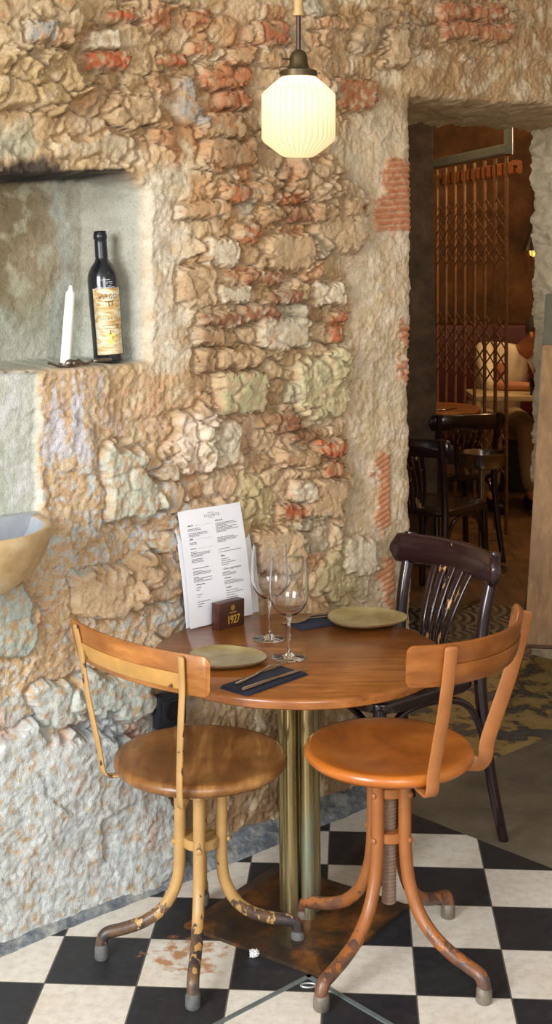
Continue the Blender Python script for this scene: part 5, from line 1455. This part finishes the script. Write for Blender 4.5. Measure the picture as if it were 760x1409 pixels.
# red banquette along the back wall
RED = simple('red_upholstery', (78, 19, 19), 0.55, 0, 0.2, 12, 0.1); BLU = simple('dark_blue_plinth', (44, 58, 74), 0.6, 0, 0.2, 10)
t = thing('banquette', 'long dark red banquette along the back wall behind the scissor gate', 'bench', (1.6, 9.2, 0))
bm = bmesh.new(); box(bm, (0, 0.2, 0.80), (4.0, 0.14, 0.64), 0, 0.03); obj('back_cushion', bm, RED, t)
bm = bmesh.new(); box(bm, (0, -0.06, 0.41), (4.0, 0.52, 0.12), 0, 0.03); obj('seat_cushion', bm, RED, t)
bm = bmesh.new(); box(bm, (0, -0.02, 0.175), (3.96, 0.44, 0.35), 0, 0.006); obj('plinth', bm, BLU, t)

# cage lamp
q = at(734, 312, 7.6)
t = thing('cage_lamp', 'dark cone pendant lamp with wire cage, hanging in the back room', 'lamp', (q.x, q.y, 0))
zc = at(734, 345, 7.6).z; zt_ = at(734, 312, 7.6).z
DK = simple('black_cone', (48, 42, 34), 0.4, 0.4, 0.2, 30)
bm = bmesh.new(); lathe(bm, [(0.0, zt_ + 0.02), (0.012, zt_ + 0.02), (0.014, zt_ - 0.01), (0.062, zc + 0.005), (0.064, zc), (0.060, zc), (0.012, zt_ - 0.014), (0, zt_ - 0.014)], 36); obj('cone_shade', bm, DK, t)
bm = bmesh.new(); tube(bm, [(0, 0, zt_ + 0.02), (0, 0, 2.3), (0, 0, 3.0)], 0.004, 8); obj('cord', bm, DK, t)
bm = bmesh.new()
zb_ = at(734, 372, 7.6).z
for k in range(10):
    a = 2 * PI * k / 10; tube(bm, [(0.060 * math.cos(a), 0.060 * math.sin(a), zc), (0.052 * math.cos(a), 0.052 * math.sin(a), (zc + zb_) / 2), (0.034 * math.cos(a), 0.034 * math.sin(a), zb_)], 0.0025, 6)
for rr, z in ((0.054, (zc * 0.55 + zb_ * 0.45)), (0.034, zb_)): tube(bm, [(rr * math.cos(2 * PI * k / 20), rr * math.sin(2 * PI * k / 20), z) for k in range(21)], 0.0025, 6, caps=False)
obj('wire_cage', bm, IRON, t)
bm = bmesh.new(); lathe(bm, [(0, zc + 0.04), (0.012, zc + 0.03), (0.022, zc - 0.005), (0.018, zc - 0.025), (0, zc - 0.036)], 20); obj('light_bulb', bm, emit('dim_bulb', (255, 170, 80), 2.0), t)

# marble table of the seated person, cup
q = at(712, 541, 8.05)
t = thing('marble_table', 'small pale marble topped table in front of the seated person', 'table', (q.x + 0.06, q.y + 0.10, 0))
bm = bmesh.new(); prism(bm, rounded_poly([(-0.34, -0.24), (0.40, -0.24), (0.40, 0.22), (-0.34, 0.22)], 0.02, 4), 0.725, 0.755, 0.004); obj('tabletop', bm, simple('pale_marble', (196, 176, 136), 0.3, 0, 0.15, 8), t)
bm = bmesh.new(); tube(bm, [(0.24, 0.02, 0.02), (0.24, 0.02, 0.725)], 0.03, 16); obj('pedestal', bm, IRON, t)
bm = bmesh.new(); lathe(bm, [(0, 0), (0.2, 0), (0.2, 0.012), (0.04, 0.03), (0, 0.03)], 32, (0.24, 0.02, 0)); obj('base', bm, IRON, t)
q2 = at(738, 533, 7.98)
bm = bmesh.new(); lathe(bm, [(0, 0.0), (0.036, 0.0), (0.042, 0.10), (0.039, 0.10), (0.034, 0.006), (0, 0.006)], 28)
o = obj('black_cup', bm, simple('black_ceramic', (26, 24, 24), 0.3), None, loc=(q2.x, q2.y, 0.7555)); tag(o, 'black cup standing on the marble table by the person', 'cup')

# ------------------------------------------------------------------ seated person
def skin_mesh(name, chains, mat, parent, sub=2, root=0):
    """chains: list of [(pos, radius), ...]; a chain may start with an existing key (string name)"""
    V, E, Rd, key = [], [], [], {}
    for ch in chains:
        prev = None
        for it in ch:
            if isinstance(it, str): idx = key[it]
            else:
                p, r_ = it[0], it[1]; idx = len(V); V.append(p); Rd.append(r_)
                if len(it) > 2: key[it[2]] = idx
            if prev is not None: E.append((prev, idx))
            prev = idx
    me = bpy.data.meshes.new(name); me.from_pydata([tuple(v) for v in V], E, []); me.update()
    o = bpy.data.objects.new(name, me); COL.objects.link(o)
    sk = o.modifiers.new('skin', 'SKIN'); sk.use_smooth_shade = True
    layer = me.skin_vertices[0].data if len(me.skin_vertices) else None
    if layer is None:
        me.skin_vertices.new if False else None
    for i, d in enumerate(me.skin_vertices[0].data):
        rr = Rd[i]; d.radius = (rr, rr) if not isinstance(rr, tuple) else rr
        d.use_root = (i == root)
    sb = o.modifiers.new('sub', 'SUBSURF'); sb.levels = sub; sb.render_levels = sub
    dg = bpy.context.evaluated_depsgraph_get()
    m2 = bpy.data.meshes.new_from_object(o.evaluated_get(dg))
    bpy.data.objects.remove(o); bpy.data.meshes.remove(me)
    m2.name = name
    m2.materials.clear(); m2.materials.append(mat)
    m2.polygons.foreach_set('use_smooth', [True] * len(m2.polygons))
    o2 = bpy.data.objects.new(name, m2); COL.objects.link(o2)
    if parent: o2.parent = parent
    return o2
SKIN = simple('skin', (186, 128, 90), 0.5, 0, 0.08, 14)
pr = Vector((1.44, 8.72, 0))
t = thing('person', 'person in white shirt and beige trousers leaning over the marble table, writing', 'person', pr)
V3 = lambda *a: Vector(a)
pel = V3(0, 0, 0.55); chest = V3(0.05, -0.14, 0.86); neck = V3(0.16, -0.24, 1.02)
shL = V3(-0.10, -0.20, 0.98); shR = V3(0.27, -0.17, 0.97)
elL = V3(-0.10, -0.40, 0.785); elR = V3(0.40, -0.36, 0.79)
wrL = V3(0.14, -0.51, 0.785); wrR = V3(0.26, -0.54, 0.785)
hd = V3(0.245, -0.34, 1.10)
hip = [V3(-0.09, 0.0, 0.53), V3(0.09, 0.0, 0.53)]; kn = [V3(-0.08, -0.43, 0.52), V3(0.13, -0.45, 0.53)]; an = [V3(-0.09, -0.40, 0.10), V3(0.16, -0.44, 0.10)]
def hand(w, e, side):
    """five finger chains leaving the palm"""
    d = (w - e).normalized(); lat = d.cross(V3(0, 0, 1)).normalized() * side
    palm = w + d * 0.05
    ch = []
    for k, (s, ln) in enumerate(((0.030, 0.072), (0.010, 0.082), (-0.010, 0.077), (-0.030, 0.060))):
        b = palm + d * 0.035 + lat * s
        ch.append([('P'), (b, 0.0105), (b + d * ln * 0.45 - V3(0, 0, 0.003), 0.0088), (b + d * ln * 0.75 - V3(0, 0, 0.014), 0.008), (b + d * ln - V3(0, 0, 0.024), 0.0068)])
    tb = palm - d * 0.02 + lat * 0.036
    ch.append([('P'), (tb, 0.0125), (tb + d * 0.03 + lat * 0.02 - V3(0, 0, 0.008), 0.0105), (tb + d * 0.058 + lat * 0.018 - V3(0, 0, 0.018), 0.008)])
    return palm, ch
chains = [[(pel, 0.13, 'pel'), (V3(0.02, -0.06, 0.70), 0.125), (chest, 0.135, 'ch'), (neck - V3(0.02, -0.03, 0.04), 0.07, 'nk'), (neck + V3(0.03, -0.04, 0.02), 0.052), (hd + V3(-0.01, 0.03, -0.01), 0.082), (hd + V3(0.02, -0.01, 0.03), 0.088), (hd + V3(0.045, -0.055, -0.03), 0.062), (hd + V3(0.05, -0.08, -0.06), 0.03)]]
for sh, el, wr, side, tagk in ((shL, elL, wrL, 1, 'a'), (shR, elR, wrR, -1, 'b')):
    palm, fg = hand(wr, el, side)
    chains.append(['ch', (sh, 0.058), (sh.lerp(el, 0.5), 0.046), (el, 0.040), (el.lerp(wr, 0.4), 0.037), (wr, 0.026), (palm, (0.034, 0.016), 'P' + tagk)])
    for f in fg: f[0] = 'P' + tagk; chains.append(f)
for k in range(2):
    chains.append(['pel', (hip[k], 0.095), (hip[k].lerp(kn[k], 0.5), 0.078), (kn[k], 0.058), (kn[k].lerp(an[k], 0.35), 0.054), (an[k], 0.036), (an[k] + V3(0.03, -0.10, -0.055), 0.035), (an[k] + V3(0.045, -0.15, -0.065), 0.026)])
skin_mesh('body', chains, SKIN, t)
SHIRT = simple('white_shirt', (232, 220, 196), 0.8, 0, 0.06, 30, 0.2); PANT = simple('beige_trousers', (176, 156, 122), 0.85, 0, 0.1, 30, 0.2)
skin_mesh('shirt', [[(pel + V3(0, 0, 0.01), 0.142, 'pel'), (V3(0.02, -0.06, 0.70), 0.140), (chest, 0.148, 'ch'), (neck - V3(0.02, -0.03, 0.035), 0.080)],
                    ['ch', (shL, 0.074), (shL.lerp(elL, 0.5), 0.062), (elL, 0.056), (elL.lerp(wrL, 0.25), 0.050)], ['ch', (shR, 0.074), (shR.lerp(elR, 0.5), 0.062), (elR, 0.056), (elR.lerp(wrR, 0.25), 0.050)]], SHIRT, t)
skin_mesh('trousers', [[(pel - V3(0, 0, 0.02), 0.145, 'pel'), (hip[0], 0.107), (hip[0].lerp(kn[0], 0.5), 0.092), (kn[0], 0.074), (kn[0].lerp(an[0], 0.4), 0.070), (an[0] + V3(0, 0, 0.012), 0.060)],
                       ['pel', (hip[1], 0.107), (hip[1].lerp(kn[1], 0.5), 0.092), (kn[1], 0.074), (kn[1].lerp(an[1], 0.4), 0.070), (an[1] + V3(0, 0, 0.012), 0.060)]], PANT, t)
HAIR = simple('grey_hair', (70, 62, 54), 0.8, 0, 0.3, 60, 0.4)
bm = bmesh.new(); bmesh.ops.create_icosphere(bm, subdivisions=4, radius=0.100)
for vv in bm.verts:
    c = vv.co; 
    c.z *= 1.0; c.y *= 1.05
    c *= 1 + 0.03 * math.sin(c.x * 120) * math.sin(c.y * 110)
fwd = V3(0.45, -0.75, -0.5).normalized()
bmesh.ops.delete(bm, geom=[v for v in bm.verts if v.co.normalized().dot(fwd) > 0.25 or v.co.z < -0.03], context='VERTS')
obj('hair', bm, HAIR, t, loc=hd + V3(0.0, 0.012, 0.03))
# face features
side = fwd.cross(V3(0, 0, 1)).normalized(); fu = side.cross(fwd).normalized()
fc = hd + V3(0.03, -0.03, 0.0)
bm = bmesh.new(); tube(bm, [fc + fwd * 0.075 + fu * 0.015, fc + fwd * 0.10 - fu * 0.015, fc + fwd * 0.088 - fu * 0.022], [0.009, 0.014, 0.01], 10); obj('nose', bm, SKIN, t)
for s in (-1, 1):
    bm = bmesh.new(); bmesh.ops.create_uvsphere(bm, u_segments=12, v_segments=8, radius=0.011); obj('eye', bm, simple('eye_dark', (60, 44, 36), 0.3), t, loc=fc + fwd * 0.074 + side * 0.03 * s + fu * 0.018)
    bm = bmesh.new(); bmesh.ops.create_uvsphere(bm, u_segments=14, v_segments=10, radius=0.026)
    for vv in bm.verts: vv.co.x *= 0.55
    obj('ear', bm, SKIN, t, loc=hd + side * 0.088 * s + fu * -0.005)
bm = bmesh.new(); tube(bm, [fc + fwd * 0.076 - fu * 0.05 - side * 0.022, fc + fwd * 0.084 - fu * 0.052, fc + fwd * 0.076 - fu * 0.05 + side * 0.022], 0.005, 8); obj('mouth', bm, simple('lips', (150, 84, 70), 0.5), t)
SHOE = simple('black_shoe', (24, 22, 22), 0.4)
for k in range(2):
    a = an[k]
    bm = bmesh.new(); tube(bm, smooth_path([a + V3(-0.012, 0.05, -0.055), a + V3(0, 0, -0.045), a + V3(0.025, -0.08, -0.055), a + V3(0.045, -0.15, -0.065), a + V3(0.052, -0.18, -0.072)], 4), [0.03, 0.038, 0.044, 0.046, 0.045, 0.045, 0.044, 0.044, 0.044, 0.045, 0.045, 0.044, 0.042, 0.038, 0.032, 0.026, 0.018], 14)
    for vv in bm.verts: vv.co.z = max(vv.co.z, 0.0)
    obj('shoe', bm, SHOE, t)

# ------------------------------------------------------------------ light
w = bpy.data.worlds.new('daylight'); scene.world = w; w.use_nodes = True
bg = w.node_tree.nodes['Background']; bg.inputs['Color'].default_value = (0.86, 0.93, 1.0, 1); bg.inputs['Strength'].default_value = 0.55
def area(name, loc, target, sx, sy, power, col):
    l = bpy.data.lights.new(name, 'AREA'); l.shape = 'RECTANGLE'; l.size = sx; l.size_y = sy; l.energy = power; l.color = col
    o = bpy.data.objects.new(name, l); COL.objects.link(o); o.location = loc
    o.rotation_euler = (Vector(target) - Vector(loc)).to_track_quat('-Z', 'Y').to_euler(); return o
def point(name, loc, power, col, r=0.05):
    l = bpy.data.lights.new(name, 'POINT'); l.energy = power; l.color = col; l.shadow_soft_size = r
    o = bpy.data.objects.new(name, l); COL.objects.link(o); o.location = loc; return o
area('entrance_daylight', (-2.3, -0.4, 1.9), (0.1, 3.3, 0.7), 1.6, 2.0, 172, (0.95, 0.975, 1.0))
area('front_fill_light', (0.7, -1.3, 2.1), (0.7, 3.8, 0.8), 1.6, 1.6, 66, (1.0, 0.97, 0.93))  # added fill light from the front; no window is built here
point('lamp_bulb_light', (pl.x, pl.y, pz(136)), 0.5, (1.0, 0.80, 0.54), 0.03)
point('back_room_lamp', (2.0, 7.6, 2.3), 38, (1.0, 0.62, 0.30), 0.12)
point('back_room_lamp', (0.4, 7.4, 2.5), 17, (1.0, 0.60, 0.30), 0.12)
point('passage_fill_light', (1.5, 6.3, 2.6), 9, (1.0, 0.80, 0.58), 0.1)  # added light on the gate, in place of daylight from the doorway
